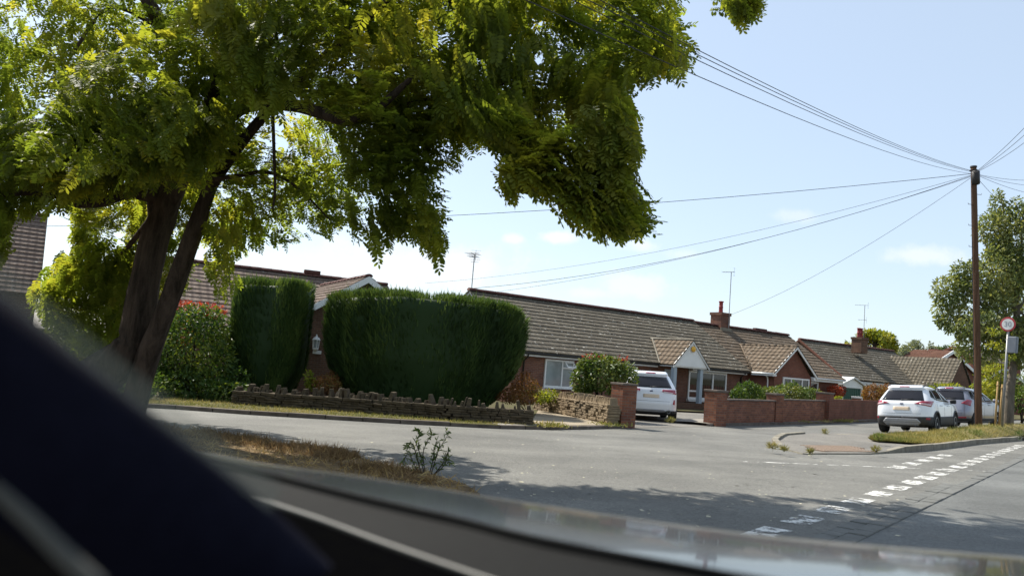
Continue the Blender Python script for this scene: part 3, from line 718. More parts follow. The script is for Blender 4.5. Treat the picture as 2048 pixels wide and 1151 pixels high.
drystone('stone_wall', 'short sunlit drystone wall of honey stone running back from the brick pier', [g2(1226, 848, .09), g2(1150, 832, .09), g2(1076, 818, .09)], .5, .36, (.13, .24), .1, 'stone', 3)
# two pale boulders on the wall by the rusty shrub
for k, (px, py, lab) in enumerate(((681, 792, 'taller pale pointed stone standing on the shaded wall between the hedges'), (691, 792, 'smaller rounded pale stone leaning beside the taller pointed one'))):
    p = D(px, py, 22.75); mb = MB(); pr = [(.02, 0), (.13-.02*k, .05), (.15-.02*k, .16-.03*k), (.09, .30-.08*k), (.02, .37-.1*k)]
    b0 = len(mb.v); mb.lathe(p-np.array([0, 0, .12]), pr, 9); mb.v = [(x+.03*noise.noise(Vector((x*9, y*9, z*9))), y+.03*noise.noise(Vector((x*7, y*9, z*9+4))), z) for x, y, z in mb.v]
    tag(mb.build('boulder', M['stone'], None, False), lab, 'stone')

# ---------------------------------------------------------------- houses
class Frame:
    def __init__(s, O, d): s.O = np.array(O[:2], float); d = np.array(d, float); s.d = d/np.linalg.norm(d); s.n = np.array([s.d[1], -s.d[0]])
    def __call__(s, u, v, z): p = s.O+s.d*u+s.n*v; return np.array([p[0], p[1], z])
    def box(s, mb, u0, u1, v0, v1, z0, z1):
        return mb.hexa([s(u, v, z) for z in (z0, z1) for u, v in ((u0, v1), (u1, v1), (u1, v0), (u0, v0))])
def roof_plane(mb, A0, A1, B0, B1, ex=.335, th=.042, seg=.9, vs=0., us=0., jit=.007):
    A0, A1, B0, B1 = [np.array(p, float) for p in (A0, A1, B0, B1)]
    h = np.linalg.norm((B0+B1)/2-(A0+A1)/2); n = max(2, round(h/ex)); ud = (A1-A0)/np.linalg.norm(A1-A0)
    N = np.cross(A1-A0, B0-A0); N /= np.linalg.norm(N)
    if N[2] < 0: N = -N
    for i in range(n):
        f0, f1 = i/n, (i+1)/n
        l0, l1, u0, u1 = A0+(B0-A0)*f0, A1+(B1-A1)*f0, A0+(B0-A0)*f1, A1+(B1-A1)*f1
        m = max(1, round(np.linalg.norm(l1-l0)/seg)); js = [random.uniform(-jit, jit) for _ in range(m+1)]
        for k in range(m):
            a, b = k/m, (k+1)/m
            p, q, r, s_ = l0+(l1-l0)*a, l0+(l1-l0)*b, u0+(u1-u0)*b, u0+(u1-u0)*a
            pt, qt = p+N*(th+js[k]), q+N*(th+js[k+1]); rt, st = r+N*.012, s_+N*.012
            uv = lambda w, v_: (float((w-A0)@ud)+us, v_+vs)
            v0, v1 = f0*h+.001, f1*h-.001
            mb.quad(pt, qt, rt, st, [uv(pt, v0), uv(qt, v0), uv(rt, v1), uv(st, v1)])
            mb.quad(p-N*.02, q-N*.02, qt, pt, [uv(p, v0), uv(q, v0), uv(q, v0), uv(p, v0)])
        for e0, e1, sgn in ((l0, u0, 1), (l1, u1, -1)):
            mb.quad(e0-N*.02, e1-N*.02, e1+N*.012, e0+N*th)
def ridge_tiles(mb, a, b, r=.15, seg=.45):
    a, b = np.array(a, float), np.array(b, float); L = np.linalg.norm(b-a); n = max(1, round(L/seg)); d = (b-a)/L
    s_ = np.cross(d, [0, 0, 1.]); s_ /= np.linalg.norm(s_)
    for i in range(n):
        p, q = a+d*(L*i/n), a+d*(L*(i+1)/n-.012); rr = r*random.uniform(.95, 1.06); pts = []
        for e in (p, q):
            for k in range(7):
                th = math.pi*k/6; pts.append(e+s_*rr*1.15*math.cos(th)+np.array([0, 0, rr*.85*math.sin(th)-.03]))
        mb.add(pts, [(k, k+1, k+8, k+7) for k in range(6)] + [tuple(range(7))[::-1], tuple(range(7, 14))])
def window(fr, root, u0, u1, z0, z1, v, cols=(.5,), transom=None, pane='glass', fw=.06, label=None, side=False):
    """white frame (part) with one glazed pane mesh (sub-part)"""
    mb = MB(); B = lambda a, b, c, d_, e0=.0, e1=.07: fr.box(mb, a, b, v+e0, v+e1, c, d_)
    B(u0, u1, z1-fw, z1); B(u0, u1, z0, z0+fw); B(u0, u0+fw, z0+fw, z1-fw); B(u1-fw, u1, z0+fw, z1-fw)
    xs_ = [u0+fw]+[u0+(u1-u0)*c for c in cols]+[u1-fw]
    for c in cols: x = u0+(u1-u0)*c; B(x-fw/2, x+fw/2, z0+fw, z1-fw)
    if transom:
        for i, tz_ in enumerate(transom if hasattr(transom, '__len__') else [transom]*(len(cols)+1)):
            if tz_: a = xs_[i]+(fw/2 if i else 0); b = xs_[i+1]-(fw/2 if i < len(cols) else 0); z = z0+(z1-z0)*tz_; B(a, b, z-fw/2, z+fw/2)
    fr.box(mb, u0-.06, u1+.06, v+.0, v+.13, z0-.05, z0-.003)
    w = mb.build('window', M['white'], root, bevel=.006)
    pb = MB(); fr.box(pb, u0+.02, u1-.02, v+.002, v+.03, z0+.02, z1-.02); pb.build('pane', M[pane], w)
    if label: w['label'] = label
    return w
def aerial(root, base, h, elems, ax, yagi=True):
    base = np.array(base, float); ax = np.array([ax[0], ax[1], 0]); ay = np.array([-ax[1], ax[0], 0]); mb = MB()
    mb.tube([base, base+np.array([0, 0, h])], .022, 6)
    for dz, L, nn_, el_ in elems:
        c = base+np.array([0, 0, h+dz]); mb.tube([c-ax*L*.75, c+ax*L*.25], .014, 5)
        for i in range(nn_):
            q = c-ax*L*.75+ax*L*i/max(1, nn_-1); mb.tube([q-ay*el_, q+ay*el_], .008, 4)
            if i == nn_-1:
                for s_ in (-1, 1): mb.tube([q-ay*el_*.8+np.array([0, 0, .22*s_]), q+ay*el_*.8+np.array([0, 0, .22*s_])], .008, 4)
                mb.tube([q-np.array([0, 0, .24]), q+np.array([0, 0, .24])], .008, 4)
    return mb.build('tv_aerial', M['alu'], root)
def chimney(fr, root, u, v, w, z0, z1, pots=1, mat='brickwall', ph=.6):
    mb = MB(); fr.box(mb, u-w/2, u+w/2, v-w/2, v+w/2, z0, z1-.17); fr.box(mb, u-w/2-.05, u+w/2+.05, v-w/2-.05, v+w/2+.05, z1-.168, z1)
    ch = mb.build('chimney', M[mat], root)
    for i in range(pots):
        pb = MB(); c = fr(u+(i-(pots-1)/2)*.3, v, z1-.02); pb.lathe(c, [(.15, 0), (.13, .1), (.12, ph*.45), (.135, ph*.47), (.135, ph*.53), (.12, ph*.55), (.115, ph-.08), (.15, ph-.06), (.15, ph), (.1, ph)], 12)
        pb.build('chimney_pot', M['pot'], ch, True)
    return ch
def gable_walls(mb, fr, u0, u1, vf, vb, ze, zr, zb, vr=None):
    vr = (vf+vb)/2 if vr is None else vr
    mb.quad(fr(u0, vf, zb), fr(u1, vf, zb), fr(u1, vf, ze), fr(u0, vf, ze)); mb.quad(fr(u1, vb, zb), fr(u0, vb, zb), fr(u0, vb, ze), fr(u1, vb, ze))
    for u in (u0, u1): mb.add([fr(u, vf, zb), fr(u, vb, zb), fr(u, vb, ze), fr(u, vr, zr), fr(u, vf, ze)], [(0, 1, 2, 3, 4)])
def barge(mb, fr, pts, v0, v1, h=.2):
    """boards following the points (u, z) on the front face between v0 and v1"""
    for (ua, za), (ub, zb_) in zip(pts, pts[1:]):
        P = []
        for dz in (-h, 0):
            for u, z, v in ((ua, za, v1), (ub, zb_, v1), (ub, zb_, v0), (ua, za, v0)): P.append(fr(u, v, z+dz))
        mb.hexa(P)

f1 = Frame((.28, 34.29), (.817, .577)); ZE, ZR = 1.88, 4.55
gh = gz(6, 38)+.1
# --- bungalow with the white porch
A = thing('bungalow', 'long red brick bungalow with mossy brown roof and white triangular porch', 'house', f1(7.5, -3.8, gh))
mb = MB(); gable_walls(mb, f1, 0, 15.25, 0, -7.6, ZE-.02, ZR-.1, -1.0); mb.build('wall', M['brick'], A)
mb = MB(); roof_plane(mb, f1(-.12, .38, ZE), f1(15.35, .38, ZE), f1(-.12, -3.8, ZR), f1(15.35, -3.8, ZR)); roof_plane(mb, f1(-.12, -7.98, ZE), f1(15.35, -7.98, ZE), f1(-.12, -3.8, ZR), f1(15.35, -3.8, ZR), .33, .05)
rf = mb.build('roof', M['tile'], A)
mb = MB(); ridge_tiles(mb, f1(-.12, -3.8, ZR+.03), f1(15.3, -3.8, ZR+.03)); mb.build('ridge_tiles', M['ridge'], rf, True)
mb = MB(); f1.box(mb, 0.02, 8.45, .02, .30, ZE-.2, ZE-.04); f1.box(mb, 10.95, 15.2, .02, .30, ZE-.2, ZE-.04); mb.build('fascia', M['whitedull'], A)
mb = MB()
mb.tube([f1(-.1, .36, ZE-.07), f1(8.45, .36, ZE-.07)], .055, 8); mb.build('gutter', M['black'], A, True); mb = MB(); mb.tube([f1(10.95, .36, ZE-.07), f1(15.25, .36, ZE-.07)], .055, 8)
mb.build('gutter', M['black'], A, True); mb = MB(); mb.tube([f1(.55, .36, ZE-.1), f1(.55, .3, ZE-.25), f1(.55, .06, ZE-.4), f1(.55, .06, -.5)], .035, 8); mb.build('downpipe', M['black'], A, True)
mb = MB(); barge(mb, Frame(f1(-.06, 0, 0), f1.n), [(.4, ZE+.02), (-3.8, ZR+.02), (-8, ZE+.02)], 0, -.03, .18); mb.build('bargeboard', M['whitedull'], A)
w = window(f1, A, 1.72, 3.36, .4, 1.63, 0, (.60,), (0, .72), 'glasspale', .075, 'white window with one small top light tilted open')
mb = MB(); p0, p1 = f1(2.76, .09, 1.55), f1(3.30, .09, 1.55); out = f1.n*.26
o3 = np.array([out[0], out[1], -.24])
for a, b in ((0, .12), (.88, 1)):
    mb.hexa([p0+o3*a, p1+o3*a, p1+o3*b, p0+o3*b, p0+o3*a+[0, 0, .04], p1+o3*a+[0, 0, .04], p1+o3*b+[0, 0, .04], p0+o3*b+[0, 0, .04]])
for a, b in ((0, .12), (.88, 1)):
    q0, q1 = p0+(p1-p0)*a, p0+(p1-p0)*b
    mb.hexa([q0+o3*.12, q1+o3*.12, q1+o3*.88, q0+o3*.88, q0+o3*.12+[0, 0, .04], q1+o3*.12+[0, 0, .04], q1+o3*.88+[0, 0, .04], q0+o3*.88+[0, 0, .04]])
mb.build('top_light', M['white'], w)
window(f1, A, 6.2, 7.3, .55, 1.63, 0, (.5,), None, 'glass', .07)
window(f1, A, 10.95, 13.85, .25, 1.66, 0, (.26, .63), (.28, 0, 0), 'glass', .085)
mb = MB(); f1.box(mb, 10.9, 14.6, .0, .16, .12, .19); mb.build('sill', M['whitedull'], A)
mb = MB(); mb.tube([f1(15.0, .36, ZE-.1), f1(15.0, .07, ZE-.35), f1(15.0, .07, -.6)], .04, 8); mb.build('downpipe', M['black'], A, True)
# porch: gabled canopy on blue-grey posts over a low brick wall
mb = MB(); f1.box(mb, 9.2, 10.0, 0, .05, -.35, 1.62); d_ = mb.build('door', M['bluegrey'], A); mb = MB(); mb.box(f1(9.32, .07, .6), (.03, .1, .03), f1.d); mb.build('handle', M['black'], d_)
pu0, pu1, puc, pv, pz = 8.45, 10.95, 9.7, 1.3, 3.1
mb = MB(); vb_ = .38-(pz-ZE)/(ZR-ZE)*4.18
roof_plane(mb, f1(pu0, pv+.06, ZE-.03), f1(pu0, .38, ZE-.03), f1(puc, pv+.06, pz), f1(puc, vb_, pz)); roof_plane(mb, f1(pu1, .38, ZE-.03), f1(pu1, pv+.06, ZE-.03), f1(puc, vb_, pz), f1(puc, pv+.06, pz))
pr = mb.build('porch_roof', M['tilewarm'], A)
mb = MB(); mb.tube([f1(pu0-.02, .42, ZE+.02), f1(puc, vb_+.1, pz+.05)], .04, 6); mb.tube([f1(puc, pv+.06, pz+.03), f1(puc, vb_, pz+.03)], .06, 6); mb.build('flashing', M['kerb'], pr)
mb = MB(); mb.hexa([f1(pu0+.12, pv, ZE-.06), f1(pu1-.12, pv, ZE-.06), f1(puc+.01, pv, pz-.1), f1(puc-.01, pv, pz-.1), f1(pu0+.12, pv-.04, ZE-.06), f1(pu1-.12, pv-.04, ZE-.06), f1(puc+.01, pv-.04, pz-.1), f1(puc-.01, pv-.04, pz-.1)])
f1.box(mb, pu0+.08, pu1-.08, .05, pv-.045, ZE-.12, ZE-.06); mb.build('porch_gable', M['white'], A)
mb = MB(); barge(mb, f1, [(pu0-.02, ZE+.0), (puc, pz+.02), (pu1+.02, ZE+.0)], pv+.005, pv+.05, .17); mb.build('porch_bargeboard', M['whitedull'], A)
for u in (8.72, 10.58):
    mb = MB(); f1.box(mb, u-.1, u+.1, pv-.3, pv-.1, -.05, ZE-.12); mb.build('porch_post', M['bluegrey'], A)
mb = MB(); f1.box(mb, 8.0, 11.0, pv-.32, pv-.08, -1, .08); f1.box(mb, 10.75, 11.0, 0.001, pv-.325, -1, .08); mb.build('porch_wall', M['brickdark'], A)
mb = MB(); mb.lathe(f1(puc-.0, pv+.052, pz-.42), [(.14, 0), (.145, .04), (.11, .07)], 16, (f1.n[0], f1.n[1], 0)); mb.build('alarm_box', M['yellow'], A, True)
aerial(A, f1(-.0, -3.75, ZR-.3), 2.0, [(0, .7, 5, .32), (-.12, .5, 4, .25)], (.3, .95))
# --- right-hand half with the projecting gable
Z2 = 4.47; B_ = thing('bungalow', 'red brick bungalow with white edged front gable, brick chimney and red ridge tiles', 'house', f1(19.5, -3.8, gh))
mb = MB(); gable_walls(mb, f1, 15.27, 24.1, 0, -7.6, ZE-.04, Z2-.1, -1.0)
wu0, wu1, wuc, wv, wz = 15.45, 19.3, 17.38, 1.75, 3.42
mb.add([f1(wu0+.3, wv-.15, -1), f1(wu1-.3, wv-.15, -1), f1(wu1-.3, wv-.15, ZE-.1), f1(wuc, wv-.15, wz-.12), f1(wu0+.3, wv-.15, ZE-.1)], [(0, 1, 2, 3, 4)])
for u in (wu0+.3, wu1-.3): mb.quad(f1(u, wv-.15, -1), f1(u, 0.001, -1), f1(u, 0.001, ZE-.06), f1(u, wv-.15, ZE-.06))
mb.build('wall', M['brickred'], B_)
mb = MB(); roof_plane(mb, f1(15.36, .38, ZE-.07), f1(24.3, .38, ZE-.02), f1(15.36, -3.8, Z2-.02), f1(24.3, -3.8, Z2)); roof_plane(mb, f1(15.36, -7.98, ZE-.03), f1(24.3, -7.98, ZE-.03), f1(15.36, -3.8, Z2), f1(24.3, -3.8, Z2))
rf = mb.build('roof', M['tilewarm'], B_)
mb = MB(); ridge_tiles(mb, f1(15.36, -3.8, Z2+.03), f1(24.3, -3.8, Z2+.03)); mb.build('ridge_tiles', M['ridge'], rf, True)
mb = MB(); f1.box(mb, 20.9, 22.0, -3.92, -3.68, Z2+.06, Z2+.2); mb.build('ridge_vent', M['ridge'], rf)
vb_ = .38-(wz-ZE)/(ZR-ZE)*4.18
mb = MB(); roof_plane(mb, f1(wu0, wv+.06, ZE-.01), f1(wu0, .38, ZE-.01), f1(wuc, wv+.06, wz), f1(wuc, vb_, wz)); roof_plane(mb, f1(wu1, .38, ZE-.01), f1(wu1, wv+.06, ZE-.01), f1(wuc, vb_, wz), f1(wuc, wv+.06, wz))
wr = mb.build('gable_roof', M['tilewarm'], B_)
mb = MB(); ridge_tiles(mb, f1(wuc, wv+.06, wz+.01), f1(wuc, vb_, wz+.01), .09); mb.tube([f1(wu0-.02, .42, ZE+.03), f1(wuc, vb_+.05, wz+.03)], .04, 6); mb.build('ridge_tiles', M['tilewarm'], wr, True)
mb = MB(); barge(mb, f1, [(wu0-.03, ZE+.0), (wuc, wz+.02), (wu1+.03, ZE+.0)], wv+.005, wv+.05, .19)
f1.box(mb, wu0-.05, wu0+.28, .4, wv, ZE-.16, ZE-.06); f1.box(mb, wu1-.28, wu1+.05, .02, wv, ZE-.2, ZE-.06); f1.box(mb, wu1+.1, 24.1, .02, .32, ZE-.22, ZE-.06)
mb.build('bargeboard', M['white'], B_)
mb = MB(); mb.tube([f1(wu0-.05, .45, ZE-.04), f1(wu0-.05, wv, ZE-.05)], .05, 8); mb.build('gutter', M['white'], B_, True); mb = MB(); mb.tube([f1(wu0-.03, wv-.5, ZE-.08), f1(wu0+.2, wv-.5, ZE-.25), f1(wu0+.24, wv-.5, ZE-.4), f1(wu0+.24, wv-.5, -.5)], .04, 8); mb.build('downpipe', M['white'], B_, True); mb = MB()
mb.tube([f1(wu1, .38, ZE-.06), f1(24.2, .38, ZE-.06)], .05, 8); mb.build('gutter', M['white'], B_, True)
window(f1, B_, 16.45, 18.75, .35, 1.72, wv-.15, (.3, .72), (.62, .62, .62), 'glass', .085)
window(f1, B_, 20.2, 22.0, .1, 1.62, 0, (.45,), (.68, .68), 'glass', .08)
ch = chimney(f1, B_, 17.75, -3.85, .8, 3.9, 5.28, 1, 'brick', .72)
mb = MB(); f1.box(mb, 17.28, 18.22, -3.42, -3.36, 4.15, 4.38); mb.build('lead_flashing', M['kerb'], ch)
aerial(B_, f1(17.95, -3.38, 4.3), 3.45, [(0, .72, 6, .16)], (.8, -.6))
# --- house behind the hedges
f0 = Frame((-12.6, 29.7), (.89, .455))
C_ = thing('bungalow', 'brick bungalow with white edged gable half hidden behind the conifer hedges', 'house', f0(5, -3.5, gz(-9, 32)))
Lx = 9.35; z0e, z0r = 1.85, 4.48
mb = MB(); gable_walls(mb, f0, -1.9, Lx, 0, -7.4, z0e, z0r-.1, -1.2)
gc, gw, gv, gzr = 6.3, 3.0, 3.6, 4.06
mb.add([f0(gc-gw+.25, gv, -1.2), f0(gc+gw-.25, gv, -1.2), f0(gc+gw-.25, gv, 2.1), f0(gc, gv, gzr-.1), f0(gc-gw+.25, gv, 2.1)], [(0, 1, 2, 3, 4)])
for u in (gc-gw+.25, gc+gw-.25): mb.quad(f0(u, gv, -1.2), f0(u, .001, -1.2), f0(u, .001, 2.1), f0(u, gv, 2.1))
mb.build('wall', M['brickdark'], C_)
mb = MB(); roof_plane(mb, f0(-2.0, .4, z0e), f0(Lx+.15, .4, z0e), f0(-2.0, -3.7, z0r), f0(Lx+.15, -3.7, z0r)); roof_plane(mb, f0(-2.0, -7.8, z0e), f0(Lx+.15, -7.8, z0e), f0(-2.0, -3.7, z0r), f0(Lx+.15, -3.7, z0r))
rf = mb.build('roof', M['tilepan'], C_)
mb = MB(); ridge_tiles(mb, f0(-2.0, -3.7, z0r+.03), f0(Lx+.15, -3.7, z0r+.03), .14); f0.box(mb, 5.6, 6.3, -3.82, -3.58, z0r+.08, z0r+.26); mb.build('ridge_tiles', M['ridge'], rf, True)
mb = MB(); bk = -3.4
roof_plane(mb, f0(gc-gw, gv+.25, 2.1), f0(gc-gw, .4, 2.1), f0(gc, gv+.25, gzr), f0(gc, bk, gzr)); roof_plane(mb, f0(gc+gw, .4, 2.1), f0(gc+gw, gv+.25, 2.1), f0(gc, bk, gzr), f0(gc, gv+.25, gzr))
gr = mb.build('gable_roof', M['tilepan'], C_); mb = MB(); ridge_tiles(mb, f0(gc, gv+.27, gzr+.02), f0(gc, bk, gzr+.02), .12); mb.build('ridge_tiles', M['ridge'], gr, True)
mb = MB(); barge(mb, f0, [(gc-gw-.05, 2.1), (gc, gzr+.0), (gc+gw+.05, 2.1)], gv+.2, gv+.27, .24); mb.build('bargeboard', M['white'], C_)
# lantern on the wall
lp = D(632, 686, 29.2)
def wallpt(px, py, fr, v):
    d = ray(px, py); n_ = np.array([fr.n[0], fr.n[1], 0]); p = fr(0, v, 0); return cC + d*((n_@(p-cC))/(n_@d))
lp = wallpt(632, 686, f0, gv+.12)
L_ = thing('wall_lantern', 'small white wall lantern on the brick wall between the hedges', 'lantern', lp)
mb = MB(); mb.lathe(lp-np.array([0, 0, .22]), [(.03, -.05), (.10, 0), (.11, .05), (.105, .06)], 8); mb.lathe(lp+np.array([0, 0, .12]), [(.15, 0), (.11, .07), (.04, .11), (.015, .2)], 8)
for k in range(6):
    a = 2*math.pi*k/6; mb.tube([lp+np.array([.1*math.cos(a), .1*math.sin(a), -.17]), lp+np.array([.12*math.cos(a), .12*math.sin(a), .13])], .013, 4)
q = wallpt(632, 688, f0, gv+.01); mb.tube([q-np.array([0, 0, .3]), lp-np.array([0, 0, .24])], .02, 5); mb.build('frame', M['whitedull'], L_)
mb = MB(); mb.lathe(lp-np.array([0, 0, .16]), [(.08, 0), (.09, .28)], 8); mb.build('glass', M['glasspale'], L_)
np_ = wallpt(634, 704, f0, gv+.03); mb = MB(); mb.box(np_, (.30, .05, .12), f0.d); tag(mb.build('house_plaque', M['whitedull'], None, bevel=.01), 'small pale plaque on brick below the white lantern', 'plaque')
# --- tall roof at the far left
d4 = np.array([.85, .527]); pe = D(79, 590, 34.); f4 = Frame(pe[:2]-d4*6.9, d4); z4r = float(D(88, 434, 34+4.05*.85)[2]); z4e = float(pe[2])
E_ = thing('house', 'tall house at far left with steep plain tiled roof behind the big tree', 'house', f4(2, -3, gz(-25, 35)))
Lq = 6.9
mb = MB(); gable_walls(mb, f4, -3, Lq-.1, 0, -7.4, z4e, z4r-.15, -1.3); mb.build('wall', M['brickdark'], E_)
mb = MB(); roof_plane(mb, f4(-3.2, .35, z4e), f4(Lq, .35, z4e), f4(-3.2, -3.7, z4r), f4(Lq, -3.7, z4r), .3, .05); roof_plane(mb, f4(-3.2, -7.8, z4e), f4(Lq, -7.8, z4e), f4(-3.2, -3.7, z4r), f4(Lq, -3.7, z4r), .3, .05)
rf = mb.build('roof', M['tilepan'], E_); mb = MB(); ridge_tiles(mb, f4(-3.2, -3.7, z4r+.03), f4(Lq, -3.7, z4r+.03)); mb.build('ridge_tiles', M['ridge'], rf, True)
# --- next bungalow along, past the garage
p3 = D(1690, 757, 57.5); f3 = Frame(p3, (.84, .54)); ze3 = float(p3[2]); zr3 = ze3+2.75
F_ = thing('bungalow', 'brown roofed bungalow with plain front gable beyond the green garage door', 'house', f3(7, -3, gz(28, 60)))
mb = MB(); gable_walls(mb, f3, .1, 12.2, -.4, -7.6, ze3, zr3-.12, -1, -4.0)
hu0, hu1, huc, hv, hz_ = 8.85, 12.3, 10.58, 2.6, 4.36
mb.add([f3(hu0+.2, hv, -1), f3(hu1-.2, hv, -1), f3(hu1-.2, hv, ze3), f3(huc, hv, hz_-.1), f3(hu0+.2, hv, ze3)], [(0, 1, 2, 3, 4)])
for u in (hu0+.2, hu1-.2): mb.quad(f3(u, hv, -1), f3(u, -.399, -1), f3(u, -.399, ze3), f3(u, hv, ze3))
mb.build('wall', M['brickdark'], F_)
mb = MB(); roof_plane(mb, f3(0, 0, ze3), f3(12.35, 0, ze3), f3(0, -4, zr3), f3(12.35, -4, zr3)); roof_plane(mb, f3(0, -8, ze3), f3(12.35, -8, ze3), f3(0, -4, zr3), f3(12.35, -4, zr3))
rf = mb.build('roof', M['tile'], F_); mb = MB(); ridge_tiles(mb, f3(0, -4, zr3+.03), f3(12.35, -4, zr3+.03)); mb.build('ridge_tiles', M['ridge'], rf, True)
mb = MB(); vb3 = -(hz_-ze3)/(zr3-ze3)*4-.05
roof_plane(mb, f3(hu0, hv+.1, ze3), f3(hu0, 0, ze3), f3(huc, hv+.1, hz_), f3(huc, vb3, hz_)); roof_plane(mb, f3(hu1, 0, ze3), f3(hu1, hv+.1, ze3), f3(huc, vb3, hz_), f3(huc, hv+.1, hz_)); mb.build('gable_roof', M['tile'], F_)
mb = MB(); f3.box(mb, .2, 8.8, -.38, -.1, ze3-.3, ze3-.08); mb.build('fascia', M['whitedull'], F_)
mb = MB(); barge(mb, Frame(f3(-.02, 0, 0), f3.n), [(.05, ze3+.03), (-4, zr3+.04), (-8, ze3+.03)], 0.02, -.06, .16); mb.build('verge_edge', M['brickred'], F_)
window(f3, F_, 3.5, 6.0, ze3-1.6, ze3-.35, -.4, (.5,), None, 'glass')
cp = D(1719, 690, 62.5); fc = Frame(cp, f3.d)
ch = chimney(fc, F_, 0, 0, .85, zr3-.6, zr3+.62, 2, 'brickdark', .75)
aerial(F_, fc(.05, .3, zr3+.4), 2.75, [(0, .95, 6, .07), (-1.15, .6, 7, .16)], (.93, -.35))
# --- houses behind, far right
def small_house(label, apex, left, right, Y, depth, tile, wall, d=(.75, -.66), zb=-.5, chim=None, gable_white=True, hw=None, ze=None):
    a, l, r = D(*apex, Y), D(*left, Y), D(*right, Y)
    fr = Frame((a[0], a[1]), d); h = thing('house', label, 'house', (a[0], a[1], gz(a[0], a[1])))
    hw = hw or max(1.5, (np.array(r[:2])-np.array(l[:2]))@np.array([1, 0])/2/max(.35, abs(fr.d[0]))); ze = ze or min(l[2], r[2])
    mb = MB(); mb.add([fr(-hw, 0, zb), fr(hw, 0, zb), fr(hw, 0, ze), fr(0, 0, a[2]-.08), fr(-hw, 0, ze)], [(0, 1, 2, 3, 4)])
    for u in (-hw, hw): mb.quad(fr(u, 0, zb), fr(u, -depth, zb), fr(u, -depth, ze), fr(u, 0, ze))
    mb.add([fr(-hw, -depth, zb), fr(hw, -depth, zb), fr(hw, -depth, ze), fr(0, -depth, a[2]-.08), fr(-hw, -depth, ze)], [(4, 3, 2, 1, 0)])
    mb.build('wall', M[wall], h)
    mb = MB(); roof_plane(mb, fr(-hw-.2, .25, ze-.1), fr(-hw-.2, -depth, ze-.1), fr(0, .25, a[2]), fr(0, -depth, a[2])); roof_plane(mb, fr(hw+.2, -depth, ze-.1), fr(hw+.2, .25, ze-.1), fr(0, -depth, a[2]), fr(0, .25, a[2])); mb.build('roof', M[tile], h)
    mb = MB(); barge(mb, fr, [(-hw-.25, ze-.1), (0, a[2]+.05), (hw+.25, ze-.1)], .25, .32, .3); mb.build('bargeboard', M['white' if gable_white else 'brickred'], h)
    if chim: chimney(Frame(D(*chim, Y+3), d), h, 0, 0, .9, a[2]-2.2, a[2]+.2, 0, 'brickred')
    return h
small_house('distant red brick house with white bargeboards above the plain gable', (1901, 701), (1868, 740), (1953, 752), 76, 3.6, 'tilered', 'brickred', (.84, .54), chim=(1871, 722), hw=5.3, ze=3.55)
small_house('far house with grey roof standing behind the white bargeboards', (1908, 692), (1880, 716), (1934, 720), 100, 9, 'tile', 'brickred', (.5, -.86), gable_white=False)
small_house('far brick house with white verge right of the leafy tree trunk', (2010, 735), (1985, 762), (2052, 768), 92, 8, 'tilewarm', 'brickred', (.85, -.5))
# --- garage
gp = D(1683, 800, 53.0); fg = Frame(gp, (.80, .60)); zg = gz(gp[0], gp[1])+.05
T_ = thing('garage', 'small white garage with a green up and over door', 'garage', fg(1.3, -2, zg)); zt_ = float(D(1683, 768, 53.)[2])
mb = MB(); fg.box(mb, 0, .18, -4.5, 0, zg-.3, zt_); fg.box(mb, 2.42, 2.6, -4.5, 0, zg-.3, zt_); fg.box(mb, .18, 2.42, -.15, 0, zt_-.18, zt_); fg.box(mb, .18, 2.42, -4.5, -4.35, zg-.3, zt_)
mb.add([fg(0, 0, zt_+.003), fg(2.6, 0, zt_+.003), fg(1.3, 0, zt_+.45), fg(0, -.1, zt_+.003), fg(2.6, -.1, zt_+.003), fg(1.3, -.1, zt_+.45)], [(0, 1, 2), (5, 4, 3)]); mb.build('wall', M['white'], T_)
mb = MB()
for s_ in (-1, 1):
    e = 1.3+s_*1.5; mb.hexa([fg(e, .15, zt_-.02), fg(1.3, .15, zt_+.46), fg(1.3, -4.6, zt_+.46), fg(e, -4.6, zt_-.02), fg(e, .15, zt_+.06), fg(1.3, .15, zt_+.55), fg(1.3, -4.6, zt_+.55), fg(e, -4.6, zt_+.06)])
mb.build('roof', M['whitedull'], T_)
mb = MB(); fg.box(mb, .2, 2.4, -.12, -.08, zg, zt_-.19)
for k in range(9): fg.box(mb, .3+k*.235, .36+k*.235, -.078, -.06, zg+.05, zt_-.25)
gd = mb.build('door', M['green'], T_); mb = MB(); fg.box(mb, 1.22, 1.38, -.055, -.02, zg+.95, zg+1.02); mb.build('handle', M['black'], gd)

# ---------------------------------------------------------------- brick garden walls
def brick_run(root, line, h, mat, coping=True, th=.22, cop='kerbdark'):
    mb = MB(); cb = MB(); line = [np.array(p, float) for p in line]
    for a, b in zip(line, line[1:]):
        d = (b-a)/np.linalg.norm(b-a); n_ = np.array([-d[1], d[0]])
        for m_, w, z0, z1 in ((mb, th, -.2, h), (cb, th+.06, h+.002, h+.06)):
            P = []
            for lvl in (z0, z1):
                for q in (a-n_*w/2, b-n_*w/2, b+n_*w/2, a+n_*w/2): P.append((q[0], q[1], gz(*q)+.08+lvl))
            m_.hexa(P)
    mb.build('wall', M[mat], root)
    if coping: cb.build('coping', M[cop], root, bevel=.01)
def pier(root, p, d, h, w, mat, cap='kerbdark', capm=.07, name='pier'):
    mb = MB(); z = gz(*p)+.08; mb.box((p[0], p[1], z+h/2-.1), (w, w, h+.2), d); pr_ = mb.build(name, M[mat], root)
    mb = MB(); mb.box((p[0], p[1], z+h+capm/2+.002), (w+.06, w+.06, capm), d); mb.build('cap', M[cap], pr_, bevel=.012); return pr_
bw = [np.array(g2(x, y, .08)) for x, y in ((1429, 846), (1548, 843), (1648, 840.5), (1714, 839), (1790, 836.5))]
bd = [(b-a)/np.linalg.norm(b-a) for a, b in zip(bw, bw[1:])]
